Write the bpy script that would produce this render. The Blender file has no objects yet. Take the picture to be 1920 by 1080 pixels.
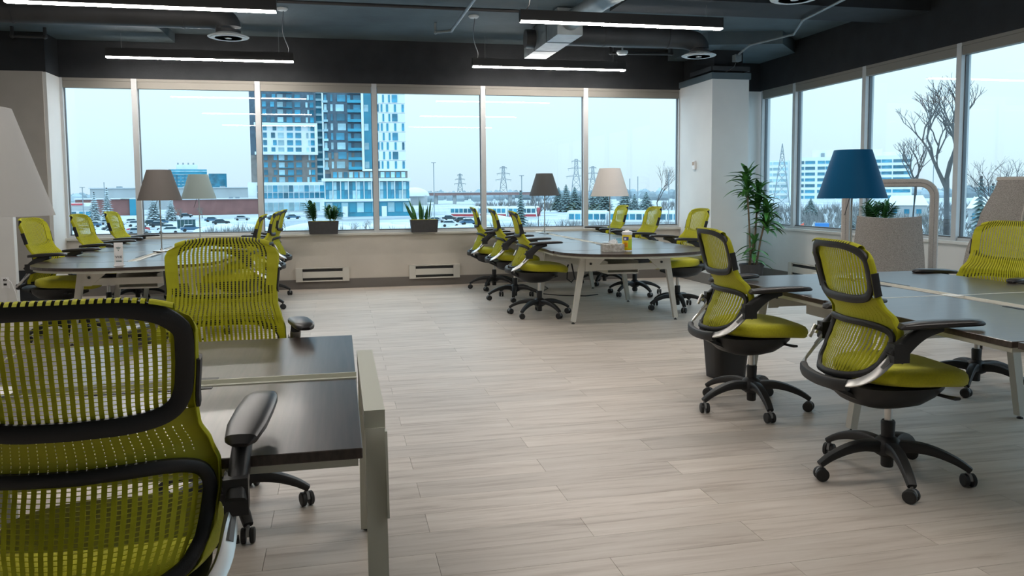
import bpy, math, random
from mathutils import Vector, Matrix
random.seed(7)
SC = bpy.context.scene
COL = SC.collection
PI = math.pi

# ------------------------------------------------------------------ camera
YAW, PITCH, ROLL, FPX = 0.213539, 0.0753986, -0.00802624, 1488.41
EYE = Vector((0, 0, 1.32))
cy_, sy_ = math.cos(YAW), math.sin(YAW)
FWD = Vector((sy_*math.cos(PITCH), cy_*math.cos(PITCH), -math.sin(PITCH)))
_r = Vector((cy_, -sy_, 0)); _u = _r.cross(FWD)
CR = math.cos(ROLL)*_r + math.sin(ROLL)*_u
CU = -math.sin(ROLL)*_r + math.cos(ROLL)*_u
cam = bpy.data.cameras.new('camera'); camo = bpy.data.objects.new('camera', cam); COL.objects.link(camo)
cam.sensor_width = 36; cam.lens = FPX/1920*36; cam.shift_y = -68.02/1920
cam.clip_start = 0.05; cam.clip_end = 6000
camo.matrix_world = Matrix(((CR.x, CU.x, -FWD.x, EYE.x), (CR.y, CU.y, -FWD.y, EYE.y), (CR.z, CU.z, -FWD.z, EYE.z), (0, 0, 0, 1)))
SC.camera = camo

# ------------------------------------------------------------------ world: bright overcast winter sky
w = bpy.data.worlds.new('sky'); SC.world = w; w.use_nodes = True
nt = w.node_tree; bg = nt.nodes['Background']
tc = nt.nodes.new('ShaderNodeTexCoord'); sp = nt.nodes.new('ShaderNodeSeparateXYZ')
rp = nt.nodes.new('ShaderNodeValToRGB')
nt.links.new(tc.outputs['Generated'], sp.inputs[0]); nt.links.new(sp.outputs['Z'], rp.inputs[0])
rp.color_ramp.elements[0].position = 0.0; rp.color_ramp.elements[0].color = (0.88, 0.93, 0.97, 1)
rp.color_ramp.elements[1].position = 1.0; rp.color_ramp.elements[1].color = (0.72, 0.88, 1.0, 1)
e = rp.color_ramp.elements.new(0.25); e.color = (0.76, 0.87, 0.96, 1)
nt.links.new(rp.outputs[0], bg.inputs[0])
mg = nt.nodes.new('ShaderNodeMath'); mg.operation = 'MULTIPLY_ADD'; mg.inputs[1].default_value = 2.4; mg.inputs[2].default_value = 0.84; mg.use_clamp = False
mz0 = nt.nodes.new('ShaderNodeMath'); mz0.operation = 'MAXIMUM'; mz0.inputs[1].default_value = 0.0
nt.links.new(sp.outputs['Z'], mz0.inputs[0]); nt.links.new(mz0.outputs[0], mg.inputs[0]); nt.links.new(mg.outputs[0], bg.inputs[1])   # overcast: brighter towards the zenith

SC.view_settings.view_transform = 'Standard'; SC.view_settings.look = 'None'
SC.view_settings.gamma = 1.0; SC.view_settings.use_curve_mapping = False
SC.view_settings.exposure = 0.36
PEND_STRENGTH = 62.0

# ------------------------------------------------------------------ materials
MATS = {}
def mat(name, col, rough=0.5, metal=0.0, var=0.0, scale=8.0, bump=0.0, bscale=60.0, coat=0.0, stretch=None, spec=0.5, rnd=0.0, island=False, trans=0.0, emit=None, sheen=0.0, col2=None, bdist=0.01):
    if name in MATS: return MATS[name]
    m = bpy.data.materials.new(name); m.use_nodes = True; t = m.node_tree; b = t.nodes['Principled BSDF']
    b.inputs['Base Color'].default_value = (*col, 1); b.inputs['Roughness'].default_value = rough
    b.inputs['Metallic'].default_value = metal; b.inputs['Specular IOR Level'].default_value = spec
    if coat: b.inputs['Coat Weight'].default_value = coat; b.inputs['Coat Roughness'].default_value = 0.12
    if sheen: b.inputs['Sheen Weight'].default_value = sheen; b.inputs['Sheen Roughness'].default_value = .5
    if trans:
        b.inputs['Subsurface Weight'].default_value = 0
    L = t.links.new
    tcn = t.nodes.new('ShaderNodeTexCoord'); mp = t.nodes.new('ShaderNodeMapping'); L(tcn.outputs['Object'], mp.inputs[0])
    if stretch: mp.inputs['Scale'].default_value = stretch
    out = None
    if var or col2:
        n = t.nodes.new('ShaderNodeTexNoise'); n.inputs['Scale'].default_value = scale; n.inputs['Detail'].default_value = 5
        L(mp.outputs[0], n.inputs[0])
        mx = t.nodes.new('ShaderNodeMix'); mx.data_type = 'RGBA'
        lo = col2 if col2 else tuple(c*(1-var) for c in col); hi = col if col2 else tuple(min(1, c*(1+var)) for c in col)
        mx.inputs[6].default_value = (*lo, 1); mx.inputs[7].default_value = (*hi, 1)
        rr = t.nodes.new('ShaderNodeMapRange'); rr.inputs[1].default_value = .3; rr.inputs[2].default_value = .7
        L(n.outputs['Fac'], rr.inputs[0]); L(rr.outputs[0], mx.inputs[0]); out = mx.outputs[2]
    if rnd:
        if island:
            g = t.nodes.new('ShaderNodeNewGeometry'); ro = g.outputs['Random Per Island']
        else:
            g = t.nodes.new('ShaderNodeObjectInfo'); ro = g.outputs['Random']
        r2 = t.nodes.new('ShaderNodeMapRange'); r2.inputs[3].default_value = 1-rnd; r2.inputs[4].default_value = 1+rnd; L(ro, r2.inputs[0])
        hs = t.nodes.new('ShaderNodeHueSaturation'); L(r2.outputs[0], hs.inputs['Value'])
        if out is not None: L(out, hs.inputs['Color'])
        else: hs.inputs['Color'].default_value = (*col, 1)
        out = hs.outputs[0]
    if out is not None: L(out, b.inputs['Base Color'])
    if bump:
        n2 = t.nodes.new('ShaderNodeTexNoise'); n2.inputs['Scale'].default_value = bscale; n2.inputs['Detail'].default_value = 4; L(mp.outputs[0], n2.inputs[0])
        bp = t.nodes.new('ShaderNodeBump'); bp.inputs['Strength'].default_value = bump; bp.inputs['Distance'].default_value = bdist
        L(n2.outputs['Fac'], bp.inputs['Height']); L(bp.outputs[0], b.inputs['Normal'])
    if emit:
        b.inputs['Emission Color'].default_value = (*emit[0], 1); b.inputs['Emission Strength'].default_value = emit[1]
    MATS[name] = m; return m

def translucent(name, col, rough, tw, var=0.0, scale=40, spec=.3):
    m = mat(name, col, rough, var=var, scale=scale, spec=spec); t = m.node_tree; b = t.nodes['Principled BSDF']; o = t.nodes['Material Output']
    tr = t.nodes.new('ShaderNodeBsdfTranslucent'); tr.inputs[0].default_value = (*col, 1)
    mx = t.nodes.new('ShaderNodeMixShader'); mx.inputs[0].default_value = tw
    t.links.new(b.outputs[0], mx.inputs[1]); t.links.new(tr.outputs[0], mx.inputs[2]); t.links.new(mx.outputs[0], o.inputs[0]); return m

def glass_mat(name, tint):
    m = bpy.data.materials.new(name); m.use_nodes = True; t = m.node_tree; t.nodes.remove(t.nodes['Principled BSDF']); o = t.nodes['Material Output']
    tr = t.nodes.new('ShaderNodeBsdfTransparent'); tr.inputs[0].default_value = (*tint, 1)
    gl = t.nodes.new('ShaderNodeBsdfGlossy'); gl.inputs['Roughness'].default_value = 0.0
    lw = t.nodes.new('ShaderNodeLayerWeight'); lw.inputs[0].default_value = .5
    mx = t.nodes.new('ShaderNodeMixShader'); L = t.links.new
    pw = t.nodes.new('ShaderNodeMath'); pw.operation = 'POWER'; pw.inputs[1].default_value = 5.0
    ma = t.nodes.new('ShaderNodeMath'); ma.operation = 'MULTIPLY_ADD'; ma.inputs[1].default_value = .96; ma.inputs[2].default_value = .04
    L(lw.outputs['Facing'], pw.inputs[0]); L(pw.outputs[0], ma.inputs[0])
    L(ma.outputs[0], mx.inputs[0]); L(tr.outputs[0], mx.inputs[1]); L(gl.outputs[0], mx.inputs[2]); L(mx.outputs[0], o.inputs[0])
    MATS[name] = m; return m

def wood_floor(name, island):
    m = bpy.data.materials.new(name); m.use_nodes = True; t = m.node_tree; b = t.nodes['Principled BSDF']; L = t.links.new
    g = t.nodes.new('ShaderNodeNewGeometry')
    if island: ro = g.outputs['Random Per Island']
    else:
        oi = t.nodes.new('ShaderNodeObjectInfo'); ro = oi.outputs['Random']
    cmb = t.nodes.new('ShaderNodeCombineXYZ'); ml = t.nodes.new('ShaderNodeMath'); ml.operation = 'MULTIPLY'; ml.inputs[1].default_value = 37.0; L(ro, ml.inputs[0]); L(ml.outputs[0], cmb.inputs[2])
    ad = t.nodes.new('ShaderNodeVectorMath'); ad.operation = 'ADD'; L(g.outputs['Position'], ad.inputs[0]); L(cmb.outputs[0], ad.inputs[1])
    mp = t.nodes.new('ShaderNodeMapping'); mp.inputs['Scale'].default_value = (1.1, 15, 1); L(ad.outputs[0], mp.inputs[0])
    n = t.nodes.new('ShaderNodeTexNoise'); n.inputs['Scale'].default_value = 1.6; n.inputs['Detail'].default_value = 7; n.inputs['Roughness'].default_value = .62; n.inputs['Distortion'].default_value = .5; L(mp.outputs[0], n.inputs[0])
    cr = t.nodes.new('ShaderNodeValToRGB'); L(n.outputs['Fac'], cr.inputs[0])
    cr.color_ramp.elements[0].position = .28; cr.color_ramp.elements[0].color = (.395, .325, .27, 1)
    cr.color_ramp.elements[1].position = .72; cr.color_ramp.elements[1].color = (.65, .585, .52, 1)
    e = cr.color_ramp.elements.new(.48); e.color = (.57, .50, .435, 1)
    r2 = t.nodes.new('ShaderNodeMapRange'); r2.inputs[3].default_value = .91; r2.inputs[4].default_value = 1.07; L(ro, r2.inputs[0])
    hs = t.nodes.new('ShaderNodeHueSaturation'); L(cr.outputs[0], hs.inputs['Color']); L(r2.outputs[0], hs.inputs['Value']); L(hs.outputs[0], b.inputs['Base Color'])
    b.inputs['Roughness'].default_value = .42; b.inputs['Specular IOR Level'].default_value = .45
    bp = t.nodes.new('ShaderNodeBump'); bp.inputs['Strength'].default_value = .12; bp.inputs['Distance'].default_value = .004; L(n.outputs['Fac'], bp.inputs['Height']); L(bp.outputs[0], b.inputs['Normal'])
    MATS[name] = m; return m

M_plank = wood_floor('plank_vinyl', False); M_plank_far = wood_floor('plank_vinyl_far', True)
M_sub = mat('subfloor', (.12, .10, .085), .9)
M_cream = mat('cream_wall', (.60, .555, .49), .75, var=.05, scale=3, bump=.15, bscale=90)
M_white = mat('white_paint', (.70, .70, .68), .6, var=.04, scale=2)
M_dark = mat('dark_bulkhead', (.018, .020, .023), .85, var=.2, scale=5, bump=.2, bscale=120)
M_slab = mat('painted_concrete', (.085, .115, .13), .8, var=.25, scale=1.3, bump=.35, bscale=14)
M_duct = mat('painted_duct', (.035, .037, .04), .55, var=.2, scale=3)
M_steelp = mat('galvanised_grey', (.22, .25, .26), .45, metal=.4, var=.15)
M_pipe = mat('black_pipe', (.03, .03, .032), .5)
M_base = mat('grey_baseboard', (.17, .155, .14), .7)
M_alu = mat('window_aluminium', (.52, .535, .54), .4, metal=.0, var=.03)
M_alud = mat('window_gasket', (.10, .11, .12), .5)
M_blind = mat('taupe_blind', (.24, .225, .20), .8, bump=.1, bscale=200)
M_glass = glass_mat('window_glass', (.85, .96, 1.0))
M_net = translucent('lime_net', (.50, .49, .018), .62, .20, var=.08)
M_seat = mat('lime_fabric', (.46, .44, .008), .85, var=.10, scale=120, bump=.25, bscale=500, sheen=.2)
M_band = mat('lime_band', (.40, .39, .010), .6)
M_blk = mat('black_plastic', (.012, .012, .0125), .5, bump=.08, bscale=400)
M_blks = mat('black_soft_pad', (.022, .020, .020), .36)
M_chrome = mat('polished_aluminium', (.62, .61, .59), .36, metal=1.0)
M_grey = mat('grey_plastic', (.20, .20, .20), .5)
M_top = mat('espresso_laminate', (.045, .032, .025), .32, var=.35, scale=6, stretch=(.6, 14, 6), spec=.55, coat=.15)
M_topedge = mat('espresso_edge', (.035, .024, .018), .5)
M_cwhite = mat('warm_white_metal', (.62, .60, .54), .45)
M_ccream = mat('cream_white_metal', (.52, .52, .44), .5)
M_lampblue = translucent('blue_shade', (.001, .085, .20), .55, .10, spec=.12)
M_lampw = translucent('white_shade', (.76, .73, .70), .7, .25)
M_lampg = translucent('taupe_shade', (.15, .135, .125), .75, .12)
M_lampd = translucent('charcoal_shade', (.10, .10, .10), .75, .12)
M_lampp = translucent('pale_shade', (.42, .50, .48), .7, .3)
M_nickel = mat('brushed_nickel', (.5, .5, .49), .35, metal=.9)
M_felt = mat('grey_felt', (.29, .272, .255), .95, var=.35, scale=160, bump=.3, bscale=300, sheen=.3)
M_felt2 = mat('beige_piping', (.44, .41, .38), .9, var=.1, scale=100)
M_leaf = mat('leaf_green', (.045, .16, .028), .45, var=.4, scale=9, rnd=.25)
M_leafd = mat('dark_leaf', (.035, .14, .035), .4, var=.4, scale=12, rnd=.25)
M_stem = mat('plant_cane', (.16, .12, .075), .8, var=.3, scale=20)
M_pot = mat('charcoal_pot', (.045, .044, .046), .6, var=.15, scale=30)
M_yel = mat('yellow_pebbles', (.65, .52, .02), .8, var=.2, scale=60)
M_trash = mat('black_bin', (.012, .012, .013), .5)
M_paperw = mat('white_paper', (.8, .8, .8), .7)
M_led = mat('led_diffuser', (.9, .9, .9), .5, emit=((1.0, .935, .87), PEND_STRENGTH))
M_black2 = mat('black_housing', (.015, .014, .014), .45)
M_diff = mat('diffuser_metal', (.62, .66, .67), .5)

# ------------------------------------------------------------------ mesh helpers
class MB:
    def __init__(s): s.v = []; s.f = []
    def add(s, vs, fs):
        o = len(s.v); s.v += [tuple(p) for p in vs]; s.f += [tuple(i+o for i in f) for f in fs]; return s
    def box(s, c, d, rz=0.0, top=1.0):
        x, y, z = d[0]/2, d[1]/2, d[2]/2; k = top
        vs = [(-x, -y, -z), (x, -y, -z), (x, y, -z), (-x, y, -z), (-x*k, -y*k, z), (x*k, -y*k, z), (x*k, y*k, z), (-x*k, y*k, z)]
        cz, sz = math.cos(rz), math.sin(rz)
        vs = [(c[0]+a*cz-b*sz, c[1]+a*sz+b*cz, c[2]+h) for a, b, h in vs]
        return s.add(vs, [(0, 3, 2, 1), (4, 5, 6, 7), (0, 1, 5, 4), (1, 2, 6, 5), (2, 3, 7, 6), (3, 0, 4, 7)])
    def bbox(s, x0, x1, y0, y1, z0, z1):
        return s.box(((x0+x1)/2, (y0+y1)/2, (z0+z1)/2), (x1-x0, y1-y0, z1-z0))
    def rings(s, R, closed_u=True, cap0=True, cap1=True, loop=False):
        n = len(R[0]); vs = [p for r in R for p in r]; fs = []
        m = len(R)
        for i in range(m if loop else m-1):
            a, b = i*n, ((i+1) % m)*n
            for j in range(n if closed_u else n-1):
                k = (j+1) % n; fs.append((a+j, a+k, b+k, b+j))
        if closed_u and not loop:
            if cap0: fs.append(tuple(range(n-1, -1, -1)))
            if cap1: fs.append(tuple((m-1)*n+j for j in range(n)))
        return s.add(vs, fs)
    def tube(s, pts, r, seg=8, cap=True):
        return s.sweep(pts, r, r, seg=seg, n=2.0)
    def sweep(s, pts, hw, hh, seg=8, n=2.0, up=(0, 0, 1), closed=False, normals=None):
        P = [Vector(p) for p in pts]; m = len(P); R = []
        fw = (lambda i: hw[i]) if hasattr(hw, '__len__') else (lambda i: hw)
        fh = (lambda i: hh[i]) if hasattr(hh, '__len__') else (lambda i: hh)
        U = Vector(up)
        for i in range(m):
            if closed: T = P[(i+1) % m]-P[i-1]
            else: T = P[min(i+1, m-1)]-P[max(i-1, 0)]
            T.normalize()
            uu = Vector(normals[i]) if normals else U
            N = uu-uu.dot(T)*T
            if N.length < 1e-3: N = Vector((1, 0, 0))-T.x*T
            N.normalize(); B = T.cross(N); ring = []
            for j in range(seg):
                a = 2*PI*(j+.5)/seg; c, d = math.cos(a), math.sin(a)
                c = math.copysign(abs(c)**(2/n), c); d = math.copysign(abs(d)**(2/n), d)
                ring.append(tuple(P[i]+B*c*fw(i)+N*d*fh(i)))
            R.append(ring)
        return s.rings(R, loop=closed)
    def lathe(s, prof, seg=20, c=(0, 0, 0), sx=1.0, sy=1.0):
        R = [[(c[0]+r*math.cos(2*PI*j/seg)*sx, c[1]+r*math.sin(2*PI*j/seg)*sy, c[2]+z) for j in range(seg)] for r, z in prof]
        return s.rings(R)
    def prism(s, poly, z0, z1):
        n = len(poly); vs = [(x, y, z0) for x, y in poly]+[(x, y, z1) for x, y in poly]
        fs = [tuple(range(n-1, -1, -1)), tuple(range(n, 2*n))]+[(i, (i+1) % n, n+(i+1) % n, n+i) for i in range(n)]
        return s.add(vs, fs)
    def xf(s, M):
        s.v = [tuple(M @ Vector(p)) for p in s.v]; return s
    def mesh(s, name, m, smooth=False):
        me = bpy.data.meshes.new(name); me.from_pydata(s.v, [], s.f); me.update()
        if m: me.materials.append(m)
        if smooth:
            me.polygons.foreach_set('use_smooth', [True]*len(me.polygons))
            try: me.set_sharp_from_angle(angle=math.radians(42))
            except Exception: pass
        return me
    def build(s, name, m, parent=None, smooth=False, loc=None):
        return mk(name, s.mesh(name, m, smooth), parent, loc)

def mk(name, me, parent=None, loc=None, rot=None):
    o = bpy.data.objects.new(name, me); COL.objects.link(o)
    if parent: o.parent = parent
    if loc is not None: o.location = loc
    if rot is not None: o.rotation_euler = rot
    return o
def tag(o, label=None, cat=None, group=None, kind=None):
    if label: o['label'] = label
    if cat: o['category'] = cat
    if group: o['group'] = group
    if kind: o['kind'] = kind
    return o
def empty(name, loc=(0, 0, 0), rz=0.0):
    o = mk(name, None, None, loc, (0, 0, rz)); o.empty_display_size = .1; return o
def thing(name, label, cat, loc=(0, 0, 0), rz=0.0, group=None):
    return tag(empty(name, loc, rz), label, cat, group)
def struct(name, loc=(0, 0, 0)):
    return tag(empty(name, loc), kind='structure')
def B(x0, x1, y0, y1, z0, z1): return MB().bbox(x0, x1, y0, y1, z0, z1)
def bev(o, wdt=.004, seg=2):
    md = o.modifiers.new('bevel', 'BEVEL'); md.width = wdt; md.segments = seg; md.limit_method = 'ANGLE'; return o
def lerpk(keys, x):
    if x <= keys[0][0]: return keys[0][1]
    for (a, va), (b, vb) in zip(keys, keys[1:]):
        if x <= b:
            t = (x-a)/(b-a); t2 = t*t*(3-2*t)*.5+t*.5; return va+(vb-va)*t2
    return keys[-1][1]
def copy_tree(o, parent=None):
    c = o.copy(); COL.objects.link(c); c.parent = parent
    for ch in o.children: copy_tree(ch, c)
    return c
def plot(px, t):                     # a bearing (as a pixel column of the photo) and a depth give a point on the ground plan
    r = (px-960)/FPX; return (t*(r*cy_+sy_), t*(cy_-r*sy_))

# ------------------------------------------------------------------ room dimensions
YB, XR = 11.27, 6.353               # inside faces of the window walls
XL, YN = -6.2, -4.0
ZS, ZT, ZC = .765, 2.825, 3.42      # sill, head, slab
BX = [-3.46, -2.577, -1.039, .508, 2.040, 3.572, 5.07]
RY = [11.2, 10.302, 8.76, 7.223, 5.69, 4.15, 2.61, 1.07, -.47]

# floor: vinyl planks, 0.18 x 1.22 m, half staggered
fl = B(XL, XR, YN, YB, -.12, -.006).build('floor', M_sub); tag(fl, kind='structure')
def inview(x, y, z, mx=60):
    d = Vector((x, y, z))-EYE; zz = d.dot(FWD)
    if zz < .2: return None
    X = 960+FPX*d.dot(CR)/zz; Y = 540-68-FPX*d.dot(CU)/zz
    return (X, Y, zz) if -mx < X < 1920+mx and Y < 1080+mx and Y > -mx else None
planks = []
PW, PL = .1815, 1.22
for r in range(-20, 62):
    y0 = 2.82+r*PW
    if y0 < YN or y0 > YB: continue
    y1 = min(y0+PW, YB)
    x = (.925 if r % 2 == 0 else .315)-PL*8
    while x < XR:
        x0, x1 = max(x, XL), min(x+PL, XR)
        if x1-x0 > .05:
            pts = [inview(x0+(x1-x0)*i/4, y0+(y1-y0)*j, 0) for i in range(5) for j in (0, 1)]
            vis = [p for p in pts if p]
            planks.append((min(p[2] for p in vis) if vis else 99, x0, x1, y0, y1))
        x += PL
planks.sort(key=lambda p: p[0])
_pm = {}
def plank_mesh(L, W):
    k = (round(L, 3), round(W, 3))
    if k not in _pm:
        _pm[k] = MB().box((0, 0, -.004), (L-.0016, W-.0014, .008)).mesh('plank', M_plank)
    return _pm[k]
rest = MB()
for i, (d, x0, x1, y0, y1) in enumerate(planks):
    if i < 300 and d < 90: mk('plank', plank_mesh(x1-x0, y1-y0), fl, ((x0+x1)/2, (y0+y1)/2, 0))
    else: rest.box(((x0+x1)/2, (y0+y1)/2, -.004), (x1-x0-.0016, y1-y0-.0014, .008))
tag(rest.build('plank_field', M_plank_far, fl), kind='stuff')

# back wall
wb = struct('wall_back', (0, YB, 0))
def wpart(o, root): o.parent = root; o.matrix_parent_inverse = Matrix.Translation(-Vector(root.location)); return o
wpart(B(XL, XR+.2, YB, YB+.2, 0, ZS-.03).build('lower_wall', M_cream), wb)
wpart(B(XL, XR+.2, YB, YB+.2, ZT, ZC).build('bulkhead', M_dark), wb)
wpart(B(XL, BX[0], YB, YB+.2, ZS-.03, ZT).build('pier', M_white), wb)
wpart(B(BX[-1], XR+.2, YB, YB+.2, ZS-.03, ZT).build('pier', M_white), wb)
wpart(B(-3.5, 5.05, YB-.06, YB+.1, ZS-.03, ZS+.0).build('sill', M_cwhite), wb)
bbo = B(-3.5, 5.05, YB-.014, YB, 0, .13).build('baseboard_back', M_base); tag(bbo, kind='structure')
wr = struct('wall_right', (XR, 0, 0))
wpart(B(XR, XR+.2, YN, YB, 0, ZS-.03).build('lower_wall', M_white), wr)
wpart(B(XR, XR+.2, YN, YB, ZT, ZC).build('bulkhead', M_dark), wr)
wpart(B(XR, XR+.2, YN, RY[-1], ZS-.03, ZT).build('pier', M_white), wr)
wpart(B(XR-.05, XR+.1, YN, YB, ZS-.03, ZS+.0).build('sill', M_white), wr)
tag(B(XR-.014, XR, YN, YB, 0, .13).build('baseboard_right', M_base), kind='structure')
wl = B(XL-.2, XL, YN, YB, 0, ZC).build('wall_left', M_white); tag(wl, kind='structure')
wn = B(XL, XR, YN-.2, YN, 0, ZC).build('wall_rear', M_white); tag(wn, kind='structure')

def window(n, a, b, axis):
    """one bay: frame bars, gasket, pane, blind cassette; axis 0 = back wall, 1 = right wall"""
    W = struct('window_%d' % n, ((a+b)/2, YB, ZS) if axis == 0 else (XR, (a+b)/2, ZS))
    def bar(nm, m, p0, p1, d0, d1, z0, z1):
        mb = B(p0, p1, YB+d0, YB+d1, z0, z1) if axis == 0 else B(XR+d0, XR+d1, p0, p1, z0, z1)
        return wpart(mb.build(nm, m), W)
    zg = 2.70
    bar('mullion', M_alu, a, a+.034, .0, .12, ZS, ZT); bar('mullion', M_alu, b-.034, b, .0, .12, ZS, ZT)
    bar('bottom_rail', M_alu, a+.034, b-.034, .02, .10, ZS, ZS+.032)
    bar('gasket', M_alud, a+.034, b-.034, .03, .09, ZS+.032, ZS+.046)
    bar('gasket', M_alud, a+.034, a+.042, .05, .09, ZS+.046, zg); bar('gasket', M_alud, b-.042, b-.034, .05, .09, ZS+.046, zg)
    bar('head_rail', M_blind, a+.034, b-.034, .0, .10, ZT-.035, ZT)
    bar('blind_cassette', M_blind, a+.040, b-.040, .005, .085, zg, ZT-.037)
    bar('pane', M_glass, a+.034, b-.034, .064, .072, ZS+.03, zg+.06)
n = 1
for a, b in zip(BX, BX[1:]): window(n, a, b, 0); n += 1
for a, b in zip(RY, RY[1:]): window(n, b, a, 1); n += 1

# columns
cR = struct('column_right', (5.3, 10.7, 0))
wpart(B(5.05, 5.60, 10.21, YB, 0, 2.845).build('shaft', M_white), cR)
wpart(B(5.03, 5.62, 10.19, YB, 2.845, 2.93).build('collar', M_slab), cR)
wpart(B(5.11, 5.54, 10.28, YB, 2.93, 3.25).build('neck', M_dark), cR)
wpart(B(5.035, 5.615, 10.195, YB, 0, .15).build('skirting', M_base), cR)
for xx in (5.035, 5.60): wpart(B(xx, xx+.02, 10.22, 10.9, 2.96, 3.02).build('angle_iron', M_duct), cR)
wpart(B(5.05, 5.60, 10.20, 10.22, 2.96, 3.02).build('angle_iron', M_duct), cR)
cL = struct('column_left', (-3.8, 11.0, 0))
M_coltaupe = mat('taupe_paint', (.42, .39, .35), .8, var=.05, scale=4)
wpart(B(-4.6, -3.5, 10.8, YB, .40, 2.83).build('shaft', M_coltaupe), cL)
wpart(B(-3.5, -3.46, 10.81, YB, .13, 2.825).build('reveal', M_white), cL)
wpart(B(-4.6, -3.46, 10.8, YB, 2.83, ZC).build('head', M_dark), cL)
wpart(B(-4.6, -3.5, 10.785, YB, 0, .40).build('skirting', M_dark), cL)

# ceiling slab, drop panels, beam
ce = struct('ceiling', (0, 4, ZC))
wpart(B(XL-.2, XR+.2, YN-.2, YB+.2, ZC, ZC+.2).build('slab', M_slab), ce)
wpart(MB().prism([(4.85, 9.95), (5.80, 9.70), (XR, 10.3), (XR, YB), (4.85, YB)], 3.25, ZC).build('drop_panel', M_slab), ce)
wpart(MB().prism([(XL, 9.6), (-3.2, 9.6), (-2.05, 10.3), (-2.05, YB), (XL, YB)], 3.30, ZC).build('drop_panel', M_slab), ce)
wpart(B(2.9, XR, 7.65, 8.30, 3.25, ZC).build('beam', M_dark), ce)
wpart(B(XL, -1.9, 6.6, 7.1, 3.2, ZC).build('beam', M_dark), ce)

# ------------------------------------------------------------------ task chair (faces +Y in its own frame)
KW = [(.50, .18), (.54, .222), (.60, .246), (.67, .256), (.72, .255), (.77, .240), (.82, .224), (.88, .221), (.96, .228), (1.03, .231), (1.065, .220), (1.085, .194), (1.10, .165)]
KY = [(.50, -.298), (.54, -.288), (.60, -.262), (.66, -.232), (.72, -.208), (.77, -.211), (.82, -.234), (.88, -.254), (.96, -.268), (1.04, -.284), (1.10, -.300)]
KC = [(.50, .09), (.58, .115), (.68, .115), (.76, .09), (.84, .06), (1.10, .045)]
def S(u, z, off=0.0):
    """point of the back at side position u (-1..1, beyond 1 it wraps round the edge) and height z; off moves it rearwards"""
    if abs(u) > 1:
        k = (abs(u)-1)/.08*min(1, max(0, (1.078-z)/.05)); p = S(math.copysign(1, u), z, off*(1-k)); sg = math.copysign(1, u)
        return Vector((p.x+sg*(.004*math.sin(PI*min(1, k))-off*k), p.y-.030*k, p.z))
    if z > 1.085:                      # wrap over the top edge
        a = (z-1.085)/.05*2.6; zz = 1.085+.016*math.sin(min(a, PI)); yy = lerpk(KY, 1.085)-.018*(1-math.cos(min(a, PI)))
        return Vector((u*lerpk(KW, 1.085), yy+KC[-1][1]*u*u-off, zz-.02*u**4))
    x = u*lerpk(KW, z); y = lerpk(KY, z)+lerpk(KC, z)*u*u
    return Vector((x, y-off, z-(.02*u**4 if z > 1.0 else 0)*(z-1.0)/.085))
def perf_grid(us, zs, present, thick, off=0.0):
    mb = MB(); nu, nz = len(us), len(zs)
    for o2 in (off, off+thick):
        for z in zs:
            for u in us: mb.v.append(tuple(S(u, z, o2)))
    idx = lambda k, j, i: k*nu*nz+j*nu+i
    P = [[present(i, j) for i in range(nu-1)] for j in range(nz-1)]
    ok = lambda i, j: 0 <= i < nu-1 and 0 <= j < nz-1 and P[j][i]
    for j in range(nz-1):
        for i in range(nu-1):
            if not P[j][i]: continue
            mb.f.append((idx(0, j, i+1), idx(0, j, i), idx(0, j+1, i), idx(0, j+1, i+1)))
            mb.f.append((idx(1, j, i), idx(1, j, i+1), idx(1, j+1, i+1), idx(1, j+1, i)))
            if not ok(i-1, j): mb.f.append((idx(0, j, i), idx(1, j, i), idx(1, j+1, i), idx(0, j+1, i)))
            if not ok(i+1, j): mb.f.append((idx(0, j, i+1), idx(0, j+1, i+1), idx(1, j+1, i+1), idx(1, j, i+1)))
            if not ok(i, j-1): mb.f.append((idx(0, j, i), idx(0, j, i+1), idx(1, j, i+1), idx(1, j, i)))
            if not ok(i, j+1): mb.f.append((idx(0, j+1, i), idx(1, j+1, i), idx(1, j+1, i+1), idx(0, j+1, i+1)))
    return mb
def make_net():
    NS = 26; us = [-1.0]; pitch = 1.84/NS
    for k in range(NS): us += [-.92+k*pitch+pitch*.22, -.92+k*pitch+pitch*.78]
    us.append(1.0)                       # columns: band, hole, strip, hole ... band
    zs = []; z = .505
    while z < 1.075: zs += [z, z+.0013]; z += .0088
    zs += [1.085]+[1.085+.05*k/6 for k in range(1, 7)]
    nthread = len(zs)
    us2 = [-1.08, -1.05, -1.02, -1.0, -.92]
    for k in range(NS): us2 += [-.92+k*pitch+pitch*.22, -.92+k*pitch+pitch*.78]
    us2 += [.92, 1.0, 1.02, 1.05, 1.08]
    def pres(i, j):
        if i < 4 or i > len(us2)-6: return True
        if i % 2 == 1: return True       # strips
        uc = abs(us2[i]+us2[i+1])/2
        if uc > (.80 if zs[j] > .885 else (.97 if zs[j] > .735 else .87)): return True
        return zs[j] < 1.075 and j % 2 == 0
    return perf_grid(us2, zs, pres, .0022)
def make_band():
    NS = 26; pitch = 1.84/NS; us = [-1.01, -.92]
    for k in range(NS-1): us += [-.92+k*pitch+pitch*.93, -.92+k*pitch+pitch*1.07]
    us += [.92, 1.01]
    zs = [.724, .752]; z = .752
    for k in range(8): zs += [z+.0045, z+.009]; z += .009
    zs += [.855]
    def pres(i, j): return not (2 <= i < len(us)-2 and i % 2 == 0 and 1 <= j < len(zs)-2 and j % 2 == 1 and abs(us[i]) < .9)
    return perf_grid(us, zs, pres, .003, .005)
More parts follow.
